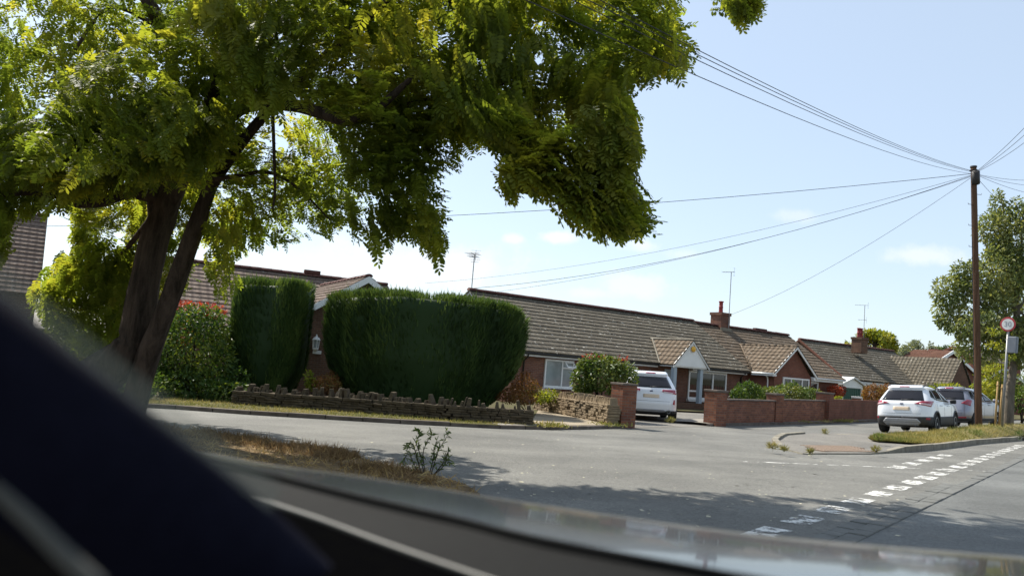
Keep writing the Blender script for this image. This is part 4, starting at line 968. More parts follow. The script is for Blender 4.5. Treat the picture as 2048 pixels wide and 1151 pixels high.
Wl = thing('brick_wall', 'low red brick garden wall with dark coping and square piers along the road', 'garden wall', (bw[0][0], bw[0][1], gz(*bw[0])))
brick_run(Wl, [bw[0]+bd[0]*.28, bw[1]-bd[0]*.22], .74, 'brickwall'); brick_run(Wl, [bw[1]+bd[1]*.22, bw[2]-bd[1]*.25], .80, 'brickwall')
pier(Wl, bw[0], (.817, .577), 1.0, .5, 'brickwall'); pier(Wl, bw[1], (.817, .577), .98, .44, 'brickwall')
W2 = thing('brick_wall', 'smooth red brick garden wall without coping running behind the white car', 'garden wall', (bw[2][0], bw[2][1], gz(*bw[2])))
brick_run(W2, [bw[2]+bd[2]*.3, bw[4]], .92, 'brickred', False); pier(W2, bw[2], bd[1], 1.12, .56, 'brickred'); pq = D(1713, 806, 44.); pier(W2, pq[:2], bd[2], float(D(1713, 796, 44.)[2])-gz(pq[0], pq[1])-.08, .40, 'brickwall', 'whitedull', .1)
pp = np.array(g2(1244, 848, .08)); Pw = thing('brick_pier', 'square red brick gate pier between the honey stone wall and the parked car', 'gate pier', (pp[0], pp[1], gz(*pp)))
mb = MB(); mb.box((pp[0], pp[1], gz(*pp)+.55), (.5, .5, 1.2), (.85, .52)); mb.build('shaft', M['brickwall'], Pw); mb = MB(); mb.box((pp[0], pp[1], gz(*pp)+1.182), (.56, .56, .06), (.85, .52)); mb.build('cap', M['kerbdark'], Pw, bevel=.01)

# ---------------------------------------------------------------- cars
class Car:
    def __init__(s, L, W_, levels, n=6.5): s.L = L; s.W = W_; s.lv = levels; s.n = n
    def par(s, z):
        zs = [l[0] for l in s.lv]; return [float(np.interp(z, zs, [l[k] for l in s.lv])) for k in (1, 2, 3)]
    def nz(s, z): return float(np.interp(z, [.9, 1.2, 1.6], [s.n, 5.2, 3.6]))
    def ring(s, z, m=96):
        xr, xf, w = s.par(z); a = (xf-xr)/2; xc = (xf+xr)/2; th = np.linspace(0, 2*np.pi, m, endpoint=False); e = 2/s.nz(z)
        c, si = np.cos(th), np.sin(th); return np.stack([xc-a*np.sign(c)*np.abs(c)**e, w*np.sign(si)*np.abs(si)**e, np.full(m, z)], 1)
    def half(s, z):   # half ring from rear centre round the right side (y < 0), with arc length
        xr, xf, w = s.par(z); a = (xf-xr)/2; xc = (xf+xr)/2; th = np.linspace(0, np.pi, 600); th = np.concatenate([np.linspace(0, .02, 60)**1.0, th[4:]]); e = 2/s.nz(z)
        c, si = np.cos(th), np.sin(th); x = xc-a*np.sign(c)*np.abs(c)**e; y = -w*np.abs(si)**e
        return x, y, np.concatenate([[0], np.cumsum(np.hypot(np.diff(x), np.diff(y)))])
    def at(s, t, z):  # t: signed arc distance from the rear centre line; + is the right side
        x, y, a = s.half(z); q = abs(t); yy = np.interp(q, a, y); return np.array([np.interp(q, a, x), yy if t >= 0 else -yy, z])
    def tside(s, X, z):  # arc distance at which the flank reaches X
        x, y, a = s.half(z); return float(np.interp(X, x, a))
    def patch(s, mb, corners, off=.006, nu=10, nv=6, th=.02):
        """corners (t, z): bottom-left, bottom-right, top-right, top-left; a shell hugging the body"""
        P = np.zeros((nv+1, nu+1, 3))
        for j in range(nv+1):
            for i in range(nu+1):
                a, b = i/nu, j/nv; c = [np.array(k) for k in corners]
                t, z = (c[0]*(1-a)+c[1]*a)*(1-b)+(c[3]*(1-a)+c[2]*a)*b; P[j, i] = s.at(t, z)
        du = np.gradient(P, axis=1); dv = np.gradient(P, axis=0); N = np.cross(du, dv); N /= np.linalg.norm(N, axis=2, keepdims=True)+1e-9
        ctr = np.array([s.L/2, 0, .8]); sg = np.sign(np.sum(N*(P-ctr), axis=2)); sg = 1 if sg.sum() > 0 else -1; N *= sg
        O = P+N*off; I = P-N*th; k = (nu+1)*(nv+1); idx = lambda j, i: j*(nu+1)+i; F_ = []
        for j in range(nv):
            for i in range(nu):
                q = (idx(j, i), idx(j, i+1), idx(j+1, i+1), idx(j+1, i)); F_.append(q if sg > 0 else q[::-1])
        edge = [idx(0, i) for i in range(nu+1)]+[idx(j, nu) for j in range(1, nv+1)]+[idx(nv, i) for i in range(nu-1, -1, -1)]+[idx(j, 0) for j in range(nv-1, 0, -1)]
        for a, b in zip(edge, edge[1:]+edge[:1]): F_.append((a, a+k, b+k, b) if sg > 0 else (b, b+k, a+k, a))
        mb.add(np.concatenate([O.reshape(-1, 3), I.reshape(-1, 3)]), F_); return mb
def lb(mb, name, mat, parent, smooth=True, bevel=0):   # build a mesh given in the car's own coordinates
    keep = rootloc; o = None
    me_parent = parent; off_ = rootloc(parent); mb.v = [(x+off_.x, y+off_.y, z+off_.z) for x, y, z in mb.v]
    o = mb.build(name, mat, me_parent, smooth, bevel); return o
def make_car(label, P, rz, car, paint, kind, tilt=(0, 0), plate_z=.86):
    root = thing('parked_car', label, 'car', P); root.rotation_euler = (tilt[0], tilt[1], rz)
    # body, with wheel arches cut out
    zs = np.concatenate([np.linspace(a[0], b[0], 4)[:-1] for a, b in zip(car.lv, car.lv[1:])] + [[car.lv[-1][0]]]); R = [car.ring(z) for z in zs]; m = len(R[0]); mb = MB()
    V = np.concatenate(R); F_ = [(j*m+i, j*m+(i+1) % m, (j+1)*m+(i+1) % m, (j+1)*m+i) for j in range(len(R)-1) for i in range(m)]
    F_ += [tuple(range(m))[::-1], tuple(range((len(R)-1)*m, len(R)*m))]; mb.add(V, [f[::-1] for f in F_])
    body = lb(mb, 'body', M[paint], root, True)
    wr, rx, fx, ty = car.wheel; cut = MB(); wm_ = car.W/2
    for x in (rx, fx):
        for sd in (-1, 1): cut.lathe(Vector((x, sd*(wm_-.32), wr)), [(wr+.055, 0), (wr+.055, .6)], 28, (0, sd, 0))
    cu = lb(cut, 'cut', M['black'], root, False)
    md = body.modifiers.new('b', 'BOOLEAN'); md.operation = 'DIFFERENCE'; md.object = cu; md.solver = 'EXACT'
    bpy.context.view_layer.update(); dg = bpy.context.evaluated_depsgraph_get(); me = bpy.data.meshes.new_from_object(body.evaluated_get(dg)); body.modifiers.clear(); body.data = me
    bpy.data.objects.remove(cu)
    try: me.set_sharp_from_angle(angle=rad(38))
    except Exception: pass
    for x in (rx, fx):
        for sd in (-1, 1):
            wmb = MB(); c = np.array([x, sd*(wm_-.235), wr]); wmb.lathe(c, [(wr-.10, 0), (wr-.02, .0), (wr, .03), (wr, .19), (wr-.025, .225), (wr-.11, .228)], 28, (0, sd, 0)); w_ = lb(wmb, 'wheel', M['tyre'], root, True)
            rmb = MB(); c2 = np.array([x, sd*(wm_-.02), wr]); rr = wr-.10
            rmb.lathe(c2, [(rr, -.02), (rr, .012), (rr-.03, .016), (rr-.035, -.03)], 28, (0, sd, 0)); rmb.lathe(c2, [(.07, -.02), (.065, .012), (.02, .016)], 12, (0, sd, 0))
            for k in range(5):
                a = 2*math.pi*k/5+.3; dv = np.array([math.cos(a), 0, math.sin(a)]); pv_ = np.array([-math.sin(a), 0, math.cos(a)])
                for s2 in (-.18, .18):
                    i0, o0 = c2+dv*.06+pv_*s2*.15, c2+dv*(rr-.015)+pv_*s2*.3
                    yy = np.array([0, sd*.008, 0]); hw = pv_*.02
                    rmb.hexa([i0-hw-yy*2, o0-hw-yy*2, o0+hw-yy*2, i0+hw-yy*2, i0-hw+yy, o0-hw+yy, o0+hw+yy, i0+hw+yy])
            lb(rmb, 'rim', M['rim'], w_, True)
            # root offset handled: rim sits in the wheel's own coordinates
    def P_(name, mat, patches, off=.006, parent=root, nu=10, nv=6):
        pm = MB()
        for pc in patches: car.patch(pm, pc, off, nu, nv)
        return lb(pm, name, M[mat], parent, True)
    g = car.geo
    P_('rear_window', 'carglass', [[(-g['rw0'], g['rz0']), (g['rw0'], g['rz0']), (g['rw1'], g['rz1']), (-g['rw1'], g['rz1'])]], .007, nu=20)
    for sd in (1, -1):
        for nm, q in g['side']: P_(nm, 'carglass', [[(sd*car.tside(x, z), z) for x, z in q]], .007)
        P_('tail_light', 'lamp', [[(sd*t, z) for t, z in g['lamp']]], .016, nu=14)
        if 'lamp2' in g: P_('reversing_light', 'lampclear', [[(sd*t, z) for t, z in g['lamp2']]], .022, nu=10)
        if 'refl' in g: P_('reflector', 'lamp', [[(sd*t, z) for t, z in g['refl']]], .012)
        for k, (x, z) in enumerate(g['handles']):
            hb = MB(); p = car.at(sd*car.tside(x, z), z); hb.box(p+np.array([0, -sd*.02, 0]), (.2, .035, .03)); lb(hb, 'door_handle', M[paint], root, True, .01)
        for x0, z0_, x1, z1_ in g['seams']:
            P_('door_seam', 'black', [[(sd*car.tside(x0, z0_), z0_), (sd*car.tside(x0+.012, z0_), z0_), (sd*car.tside(x1+.012, z1_), z1_), (sd*car.tside(x1, z1_), z1_)]], .002, nu=1, nv=8)
        mm = MB(); x, z = g['mirror']; p = car.at(sd*car.tside(x, z), z); mm.box(p+np.array([0, -sd*.13, .04]), (.12, .2, .15)); lb(mm, 'wing_mirror', M['black'] if kind == 'suv2' else M[paint], root, True, .035)
    if 'clad' in g: P_('cladding', 'cladding', [[(sd*a, g['clad'][0]), (sd*b, g['clad'][0]), (sd*b, g['clad'][1]), (sd*a, g['clad'][1])] for sd in (1, -1) for a, b in
        ((0, car.tside(rx-wr-.07, .5)), (car.tside(rx+wr+.07, .4), car.tside(fx-wr-.07, .4)), (car.tside(fx+wr+.07, .4), car.tside(car.L-.3, .4)))], .012, nu=24)
    if 'arch' in g:
        for x in (rx, fx):
            for sd in (-1, 1):
                am = MB(); ang = np.linspace(-.15, math.pi+.15, 20); r0, r1 = wr+.05, wr+.115; pts = []
                for a in ang:
                    for r_ in (r0, r1):
                        X_, Z_ = x+r_*math.cos(a), wr+r_*math.sin(a); Z_ = max(Z_, .22); p = car.at(sd*car.tside(X_, Z_), Z_); pts += [p+np.array([0, -sd*.02, 0]), p+np.array([0, sd*.05, 0])]
                am.add(pts, [q for i in range(19) for q in ((4*i, 4*i+2, 4*i+6, 4*i+4), (4*i+2, 4*i+3, 4*i+7, 4*i+6), (4*i+1, 4*i, 4*i+4, 4*i+5))]); lb(am, 'wheel_arch_trim', M['cladding'], root, True)
    if 'ins' in g:
        t0, t1, z0_, z1_, z2 = g['ins']; P_('bumper_insert', 'diffuser', [[(-t0, z0_), (t0, z0_), (t1, z1_), (-t1, z1_)], [(-t1, z1_+.002), (t1, z1_+.002), (t0, z2), (-t0, z2)]], .028, nu=20)
    if 'exh' in g:
        for sd in (-1, 1):
            e = MB(); t, z = g['exh']; p = car.at(sd*t, z); e.lathe(p+np.array([.06, 0, 0]), [(.055, 0), (.062, .10), (.05, .102), (.045, .02)], 14, (-1, 0, 0)); lb(e, 'exhaust', M['steel'], root, True)
    P_('number_plate', 'plate', [[(-.26, plate_z-.055), (.26, plate_z-.055), (.26, plate_z+.055), (-.26, plate_z+.055)]], .014, nu=8)
    P_('badge', 'badge', [[(-.05, plate_z+.14), (.05, plate_z+.14), (.05, plate_z+.18), (-.05, plate_z+.18)]], .01, nu=4)
    for (a, b, z0_, z1_) in g.get('tail_seams', ()): P_('tailgate_seam', 'black', [[(a, z0_), (b, z0_), (b, z1_), (a, z1_)]], .002, nu=14, nv=2)
    sp_ = MB(); zt = g['rz1']+.02; a, b = car.at(-g['rw1']*1.02, zt), car.at(g['rw1']*1.02, zt); mid = car.at(0, zt)
    P_('spoiler', paint, [[(-g['rw1']*1.05, zt), (g['rw1']*1.05, zt), (g['rw1']*1.0, zt+.075), (-g['rw1']*1.0, zt+.075)]], .09, nu=16)
    P_('brake_light', 'lamp', [[(-.16, zt+.012), (.16, zt+.012), (.16, zt+.04), (-.16, zt+.04)]], .10, nu=6)
    wp = MB(); p = car.at(0, g['rz0']+.02); q = car.at(.35, g['rz0']+.06); wp.tube([p+np.array([-.02, 0, 0]), q+np.array([-.025, 0, 0])], .012, 6); wp.tube([p+np.array([-.03, 0, -.0]), p+np.array([.02, 0, 0])], .03, 8); lb(wp, 'rear_wiper', M['black'], root)
    if 'rails' in g:
        for sd in (-1, 1):
            rm = MB(); y = sd*g['rails'][2]; x0, x1, _, zr = g['rails']; rm.tube(*catmull([(x0, y, zr-.06), (x0+.12, y, zr), ((x0+x1)/2, y*1.0, zr+.02), (x1-.2, y, zr-.01), (x1, y, zr-.09)], [.018]*5), n=6); lb(rm, 'roof_rail', M['steel'] if kind == 'suv' else M['black'], root)
    ab = MB(); ab.tube([(1.0, 0, car.lv[-1][0]-.02), (.8, 0, car.lv[-1][0]+.09)], [.02, .008], 6); lb(ab, 'roof_antenna', M['black'], root)
    return root
def suv():
    c = Car(4.5, 1.84, [(.22, .55, 4.15, .78), (.27, .24, 4.34, .86), (.33, .07, 4.44, .90), (.43, .02, 4.48, .918), (.62, .0, 4.5, .925), (.80, .03, 4.48, .922), (.95, .07, 4.38, .915), (1.03, .09, 4.10, .90), (1.08, .12, 3.38, .885),
        (1.16, .19, 3.16, .855), (1.26, .29, 2.98, .81), (1.38, .42, 2.74, .75), (1.48, .53, 2.52, .69), (1.55, .64, 2.36, .63), (1.60, .80, 2.18, .55), (1.635, 1.02, 1.98, .44), (1.65, 1.3, 1.75, .28)])
    c.wheel = (.345, .86, 3.55, 0)
    c.geo = dict(rw0=.69, rw1=.56, rz0=1.13, rz1=1.48,
        side=[('side_window', [(2.02, 1.11), (3.06, 1.09), (2.60, 1.47), (2.02, 1.53)]), ('side_window', [(1.10, 1.16), (1.96, 1.11), (1.96, 1.53), (1.18, 1.51)]), ('quarter_window', [(.68, 1.26), (1.04, 1.17), (1.10, 1.50), (.92, 1.47)])],
        lamp=[(.40, 1.03), (.98, .93), (1.22, 1.12), (.62, 1.115)], lamp2=[(.56, 1.02), (.95, .955), (.98, 1.01), (.58, 1.05)],
        refl=[(.76, .50), (.94, .50), (.94, .57), (.76, .57)], handles=[(1.5, .98), (2.5, .97)],
        seams=[(2.0, .36, 1.98, 1.08), (2.98, .36, 3.05, 1.06), (1.15, .55, 1.03, 1.1)], mirror=(2.93, 1.08), clad=(.27, .60), arch=1,
        ins=(.50, .60, .31, .41, .53), exh=(.44, .35), rails=(.75, 2.5, .58, 1.68), tail_seams=[(-.62, .62, .695, .702), (-.45, .45, .40, .41)])
    return c
def suv_drive():
    c = suv(); g = c.geo; g['lamp'] = [(.36, 1.00), (.92, .93), (1.15, 1.09), (.36, 1.07)]; g['lamp2'] = [(.40, .995), (.72, .955), (.72, .985), (.40, 1.02)]; g['refl'] = [(.72, .62), (.80, .60), (.82, .76), (.76, .76)]
    g.pop('arch'); g['clad'] = (.26, .40); g['ins'] = (.42, .50, .36, .39, .43); g['exh'] = (.58, .37); g.pop('rails'); return c
def hatch():
    c = Car(4.2, 1.76, [(.20, .50, 3.9, .74), (.27, .22, 4.05, .81), (.35, .06, 4.1, .85), (.48, .0, 4.18, .875), (.66, .0, 4.2, .88), (.80, .04, 4.19, .88), (.95, .09, 4.1, .875), (1.05, .13, 3.75, .86), (1.10, .15, 3.35, .845), (1.2, .22, 3.1, .81), (1.32, .33, 2.85, .75), (1.42, .42, 2.65, .69), (1.50, .52, 2.45, .63), (1.555, .68, 2.2, .55), (1.59, .9, 2.0, .44), (1.605, 1.2, 1.8, .28)])
    c.wheel = (.315, .75, 3.35, 0)
    c.geo = dict(rw0=.66, rw1=.52, rz0=1.12, rz1=1.46,
        side=[('side_window', [(1.95, 1.06), (2.98, 1.10), (2.45, 1.48), (1.95, 1.50)]), ('side_window', [(1.05, 1.08), (1.88, 1.05), (1.88, 1.50), (1.05, 1.50)]), ('quarter_window', [(.58, 1.18), (1.0, 1.09), (1.0, 1.49), (.78, 1.47)])],
        lamp=[(.55, .98), (.95, .88), (1.02, 1.10), (.75, 1.12)], refl=[(.45, .40), (.75, .40), (.75, .46), (.45, .46)], handles=[(1.5, .95), (2.35, .94)],
        seams=[(1.92, .3, 1.92, 1.05), (2.95, .34, 3.0, 1.06), (1.15, .5, 1.02, 1.07)], mirror=(2.85, 1.08), clad=(.30, .40), tail_seams=[(-.7, .7, .59, .598), (-.62, .62, .70, .706)])
    return c
h = rad(42)     # heading of the parked cars along the road, from the x axis
def cpos(px, py, Y=None, z=None):
    p = G(px, py, 0) if Y is None else D(px, py, Y); return p
def place(label, rl, heading, car, paint, kind, tilt=(0, 0), lift=0, plate_z=.86):
    """rl: where the rear left tyre meets the ground"""
    hd = np.array([math.cos(heading), math.sin(heading)]); lf = np.array([-hd[1], hd[0]]); o = np.array(rl[:2])-hd*car.wheel[1]-lf*(car.W/2-.12)
    z = rl[2]+lift; return make_car(label, (o[0], o[1], z), heading, car, paint, kind, tilt, plate_z)
rl = D(1769, 861, 28.6); place('white SUV with black lower cladding and twin exhausts parked at the kerb', rl, rad(49), suv(), 'carwhite', 'suv2', (rad(-3.6), rad(-.6)))
rl = D(1866, 850, 33.4); place('silver hatchback parked in front of the white SUV, partly behind the pole', rl, rad(42), hatch(), 'carsilver', 'hatch', (rad(-3.0), rad(-.6)))
rl = np.array([4.12, 27.3, gz(4.12, 27.3)]); place('white SUV standing on the drive behind the brick gate pier', rl, rad(85), suv_drive(), 'carwhite', 'suv', (rad(-1.1), 0))

# ---------------------------------------------------------------- pole, cables, sign
pb_ = np.array(D(1957.5, 853, 31.0)); pt_ = np.array(D(1947, 334, 31.0)); pb_[2] = gz(pb_[0], pb_[1])+.1; pax = pt_-pb_
pole = thing('utility_pole', 'tall brown wooden telegraph pole standing in the grass by the silver car', 'pole', pb_)
mb = MB(); n = 24; mb.tube([pb_+pax*(i/n) for i in range(n+1)], [.135-.03*i/n for i in range(n+1)], 14, True, .03); mb.build('post', M['wood'], pole, True)
mb = MB(); u_ = pax/np.linalg.norm(pax); q = pt_-u_*.45; mb.tube([q-u_*.28+np.array([.02, -.1, 0]), q-u_*.25+np.array([.02, -.1, 0]), q+u_*.25+np.array([.02, -.1, 0]), q+u_*.28+np.array([.02, -.1, 0])], [.10, .15, .15, .10], 12); mb.build('junction_box', M['black'], pole, True)
mb = MB(); mb.tube([pt_-u_*.02, pt_+u_*.04], [.13, .12], 12); mb.tube([pt_-u_*.15, pt_-u_*.12], [.15, .15], 12); mb.build('pole_cap', M['black'], pole)
mb = MB()
for k in range(13):
    q = pt_-u_*(1.1+k*.42); sd = (-1)**k; mb.tube([q+np.array([sd*.10, -.03, 0]), q+np.array([sd*.27, -.05, 0]), q+np.array([sd*.27, -.05, .05])], .012, 5)
st_ = mb.build('step_irons', M['steel'], pole)
mb = MB(); mb.tube([pt_-u_*.7+np.array([-.13, -.08, 0]), pt_-u_*3+np.array([-.145, -.06, 0]), pb_+u_*.1+np.array([-.17, -.04, 0])], .014, 5); mb.build('down_cable', M['cable'], pole)
def cable(label, a, b, sag=.25, r=.009):
    a, b = np.array(a), np.array(b); L = np.linalg.norm(b-a); mb = MB(); mb.tube([a+(b-a)*t-np.array([0, 0, sag*4*t*(1-t)]) for t in np.linspace(0, 1, 17)], r, 5, False)
    o = mb.build('overhead_cable', M['cable'], None, True); tag(o, label, 'cable', 'telephone cables strung from the pole'); return o
hk = pt_-u_*.16
upl = 'one of the upper bundle of cables rising from the pole towards the locust tree'
for px, py, Y, k in ((1362, 40, 9.5, 0), (1362, 49, 9.5, .02), (1362, 60, 9.6, .05)): cable(upl, hk+np.array([0, 0, -k]), cC+(D(px, py, Y)-cC)+(D(px, py, Y)-hk)*.35, .35, .006)
cable('lowest cable rising from the pole into the right edge of the locust tree', hk-np.array([0, 0, .12]), D(1370, 88, 9.7)+(D(1370, 88, 9.7)-hk)*.35, .4, .006)
cable('long nearly level cable crossing behind the tree from the pole to far left', hk-np.array([0, 0, .1]), D(40, 452, 33), .55, .011)
cable('steep cable from the pole to the brick chimney with the red pot', hk-np.array([0, 0, .2]), f1(17.9, -3.5, 5.1), .5, .008)
cable('upper of the cables sloping to the left gable of the long bungalow', hk-np.array([0, 0, .14]), D(850, 566, 44), .7, .007)
cable('middle cable sloping from the pole to the left gable of the long bungalow', hk-np.array([0, 0, .16]), f1(.0, -3.8, ZR+.1), .75, .010)
cable('thin lower cable sloping from the pole to the ridge of the long bungalow', hk-np.array([0, 0, .2]), f1(1.2, -3.8, ZR+.05), .55, .007)
for lab, px, py in (('steepest cable climbing right from the pole out of the picture', 2075, 228), ('second steepest cable climbing right from the pole out of the picture', 2075, 246), ('gently climbing cable right of the pole, below the two steep ones', 2075, 265),
                    ('almost level cable right of the pole, topmost of its three', 2075, 360), ('almost level cable right of the pole, middle of its three', 2075, 372), ('sagging cable right of the pole, lowest of the level three', 2075, 390), ('cable dropping from the pole into the leafy tree', 2030, 430)):
    cable(lab, hk-np.array([0, 0, .1]), D(px, py, 24 if py < 300 else 38), .1, .008)
def mz(x, y):
    best = min(((i/90, j/12) for i in range(91) for j in range(13)), key=lambda q: (mound(*q)[0]-x)**2+(mound(*q)[1]-y)**2); return mound(*best)[2]
sb = np.array(D(2004, 852, 29.)); stp = np.array(D(2018, 636, 29.)); sb[2] = min(sb[2], mz(sb[0], sb[1])); sax = (stp-sb)/np.linalg.norm(stp-sb)
sign = thing('speed_sign', 'round faded red ringed 30 sign on a leaning grey post with a grey box', 'road sign', sb)
mb = MB(); mb.tube([sb-sax*.2, stp-sax*.1], .04, 14); mb.build('post', M['steel'], sign, True)
toc = cC-stp; toc[2] = 0; toc /= np.linalg.norm(toc); face_n = toc*.92+np.array([-toc[1], toc[0], 0])*-.35; face_n /= np.linalg.norm(face_n); sc = D(2017.5, 648.5, 29.)+face_n*.07
mb = MB(); mb.lathe(sc, [(.255, -.015), (.262, 0), (.255, .012), (.2, .014)], 36, face_n); disc = mb.build('sign_ring', M['signred'], sign)
mb = MB(); mb.lathe(sc, [(.2, .012), (.2, .0165), (.15, .017)], 36, face_n); dw = mb.build('sign_face', M['signwhite'], sign)
cu = bpy.data.curves.new('numerals', 'FONT'); cu.body = '30'; cu.size = .26; cu.align_x = 'CENTER'; cu.align_y = 'CENTER'; cu.extrude = .002; to = bpy.data.objects.new('numerals', cu); COL.objects.link(to)
bpy.context.view_layer.update(); me = bpy.data.meshes.new_from_object(to.evaluated_get(bpy.context.evaluated_depsgraph_get())); bpy.data.objects.remove(to)
fy = sax-face_n*(sax@face_n); fy /= np.linalg.norm(fy); fx_ = np.cross(fy, face_n)
no = bpy.data.objects.new('numerals', me); COL.objects.link(no); me.materials.append(M['signgrey']); Mx = Matrix((fx_, fy, face_n)).transposed().to_4x4(); cpt = sc+face_n*.019-np.array(sign.location); Mx.translation = Vector(cpt); me.transform(Mx); no.parent = dw
bxc = sb+sax*((D(2026, 690, 29.)-sb)@sax)+np.cross(sax, face_n)*-.19*-1*(-1 if np.cross(sax, face_n)[0] < 0 else 1)
side_ = np.cross(sax, face_n); side_ = side_*(1 if side_[0] > 0 else -1); bxc = sb+sax*((D(2026, 690, 29.)-sb)@sax)+side_*.17-face_n*.02
Rm = np.stack([side_, -face_n, sax], 1); mb = MB(); 
mb.hexa([bxc+side_*x*.16+face_n*y*.09+sax*z*.30 for z in (-1, 1) for x, y in ((-1, 1), (1, 1), (1, -1), (-1, -1))]); gb = mb.build('control_box', M['greybox'], sign, bevel=.03)
mb = MB()
for k in (.18, -.22): c = bxc-side_*.17+sax*k; mb.tube([c-sax*.02, c+sax*.02], .06, 12); mb.hexa([c+side_*x*.08+face_n*y*.03+sax*z*.02 for z in (-1, 1) for x, y in ((-1, 1), (1, 1), (1, -1), (-1, -1))])
for k in (-.62, -.9): c = bxc-side_*.17+sax*k; mb.tube([c-sax*.015, c+sax*.015], .055, 12)
mb.build('bracket', M['steel'], sign)
mb = MB(); c = bxc-side_*.17-face_n*.07; mb.tube([c-sax*1.4, c+sax*.1, c+sax*.4], .02, 6); mb.build('conduit', M['black'], sign)
# stakes and sapling
for k, (px, py0, py1, lab) in enumerate(((1990, 846, 762, 'left wooden stake of the pair beside the sign post'), (1999, 849, 768, 'right wooden stake of the pair beside the sign post'))):
    a, b = np.array(D(px, py0, 29.6)), np.array(D(px+6, py1, 29.6)); a[2] = mz(a[0], a[1])-.05; mb = MB(); mb.tube([a, b], [.038, .035], 8); mb.tube([a+(b-a)*.9, a+(b-a)*.93], .05, 8); tag(mb.build('stake', M['stake'], None, True), lab, 'stake', 'stakes supporting the sapling')
a = np.array(D(1996, 846, 29.9)); a[2] = mz(a[0], a[1])-.03
sap = thing('sapling', 'thin young sapling with a few yellow green leaves tied to two stakes', 'young tree', a)
mb = MB(); pts = [a, D(2001, 770, 29.9), D(2004, 710, 29.9), D(2000, 680, 29.9), D(1996, 655, 29.9)]; mb.tube(*catmull(pts, [.02, .017, .013, .01, .005]), n=6)
for e in ((1985, 668), (2022, 690), (1983, 700), (2012, 655)): mb.tube([D(2002, 700, 29.9), D((2002+e[0])/2, (700+e[1])/2-4, 29.9), D(*e, 29.8)], [.009, .006, .003], 5)
mb.build('trunk', M['twig'], sap, True)
leaf_cloud('crown', [(D(1992, 660, 29.8), (.28, .25, .16)), (D(1986, 690, 29.8), (.2, .2, .12)), (D(2018, 712, 29.8), (.22, .2, .12)), (D(2002, 690, 29.8), (.2, .2, .12))], 260, .11, M['lime'], sap, .1, .5)

# ---------------------------------------------------------------- trees and shrubs
def tree_(name, label, base, trunk, blobs, n, size, mat, seed=1, clump=.9, shell=.35, group=None, bark='bark', nbr=16, r0=.2, droop=.4):
    base = np.array(base, float); t = thing(name, label, 'tree', base, group); mb = MB(); r = random.Random(seed)
    mb.tube(*catmull(trunk, [r0*(1-.55*i/(len(trunk)-1)) for i in range(len(trunk))]), n=12, wob=.05); mb.build('trunk', M[bark], t, True)
    bb = MB(); top = np.array(trunk[-1], float)
    for i in range(nbr):
        c, rr = blobs[i % len(blobs)]; s_ = np.array(trunk[-2 if len(trunk) > 2 and i % 2 else -1], float); e = np.array(c)+np.array([r.uniform(-.7, .7)*rr[0], r.uniform(-.7, .7)*rr[1], r.uniform(-.1, .85)*rr[2]])
        m = s_*.5+e*.5+np.array([r.uniform(-.2, .2), r.uniform(-.2, .2), .15*np.linalg.norm(e-s_)]); bb.tube(*catmull([s_, m, e], [r0*.32, r0*.18, r0*.05]), n=6)
    bb.build('branches', M[bark], t, True); leaf_cloud('crown', blobs, n, size, mat, t, shell, droop, .4, clump, seed); return t
rb = np.array(D(2016, 836, 35.)); rb[2] = gz(rb[0], rb[1])+.2
def E(px, py, Y, rx, rz_): p = D(px, py, Y); s_ = Y/FP; return (p, (rx*s_, rx*s_*1.05, rz_*s_))
tree_('garden_tree', 'leafy pale green tree on the right verge behind the speed sign', rb, [rb-np.array([0, 0, .2]), D(2020, 780, 35), D(2030, 710, 35), D(2035, 620, 35)],
      [E(1935, 620, 34.5, 60, 55), E(1900, 585, 35, 34, 34), E(1985, 545, 35, 62, 62), E(2040, 480, 35, 60, 70), E(2020, 650, 34.5, 70, 65), E(2080, 600, 35, 80, 90), E(1985, 465, 35, 30, 45), E(1995, 410, 35.3, 14, 34), E(1960, 690, 35, 45, 38), E(2060, 700, 35, 50, 40), E(1925, 545, 35, 22, 26), E(1900, 640, 35, 25, 20), E(2038, 430, 35, 20, 40)],
      32000, .17, M['treegreen'], 21, .5, .2, r0=.22, nbr=24, bark='greybark')
bgp = D(1745, 740, 80); bgp[2] = gz(bgp[0], bgp[1])
tree_('background_tree', 'bright green round tree rising behind the chimney with the tall aerial', bgp, [bgp, D(1746, 720, 80), D(1748, 690, 80)], [E(1745, 688, 80, 38, 28), E(1715, 695, 80, 24, 18), E(1770, 690, 80, 22, 26), E(1740, 675, 80, 22, 16)], 6500, .34, M['lime'], 22, .3, .2, 'trees behind the houses', r0=.3)
gp2 = D(1838, 735, 110); gp2[2] = gz(gp2[0], gp2[1])
tree_('background_tree', 'hazy grey green tree behind the brown roofed bungalow', gp2, [gp2, D(1838, 720, 110), D(1840, 705, 110)], [E(1838, 702, 110, 32, 20), E(1808, 708, 110, 18, 12), E(1860, 706, 110, 16, 12), E(1840, 690, 110, 16, 10)], 4000, .4, M['greygreen'], 23, .5, .2, 'trees behind the houses', r0=.3)
gp3 = D(1888, 735, 120); gp3[2] = gz(gp3[0], gp3[1])
tree_('background_tree', 'small dark tree top beside the far grey roof', gp3, [gp3, D(1888, 720, 120), D(1888, 705, 120)], [E(1886, 704, 120, 18, 14), E(1900, 698, 120, 12, 10)], 900, .4, M['laurel'], 24, .5, .2, 'trees behind the houses', r0=.3)
def base_of(px, py, Y): p = D(px, py, Y); p[2] = gz(p[0], p[1])+.08; return p
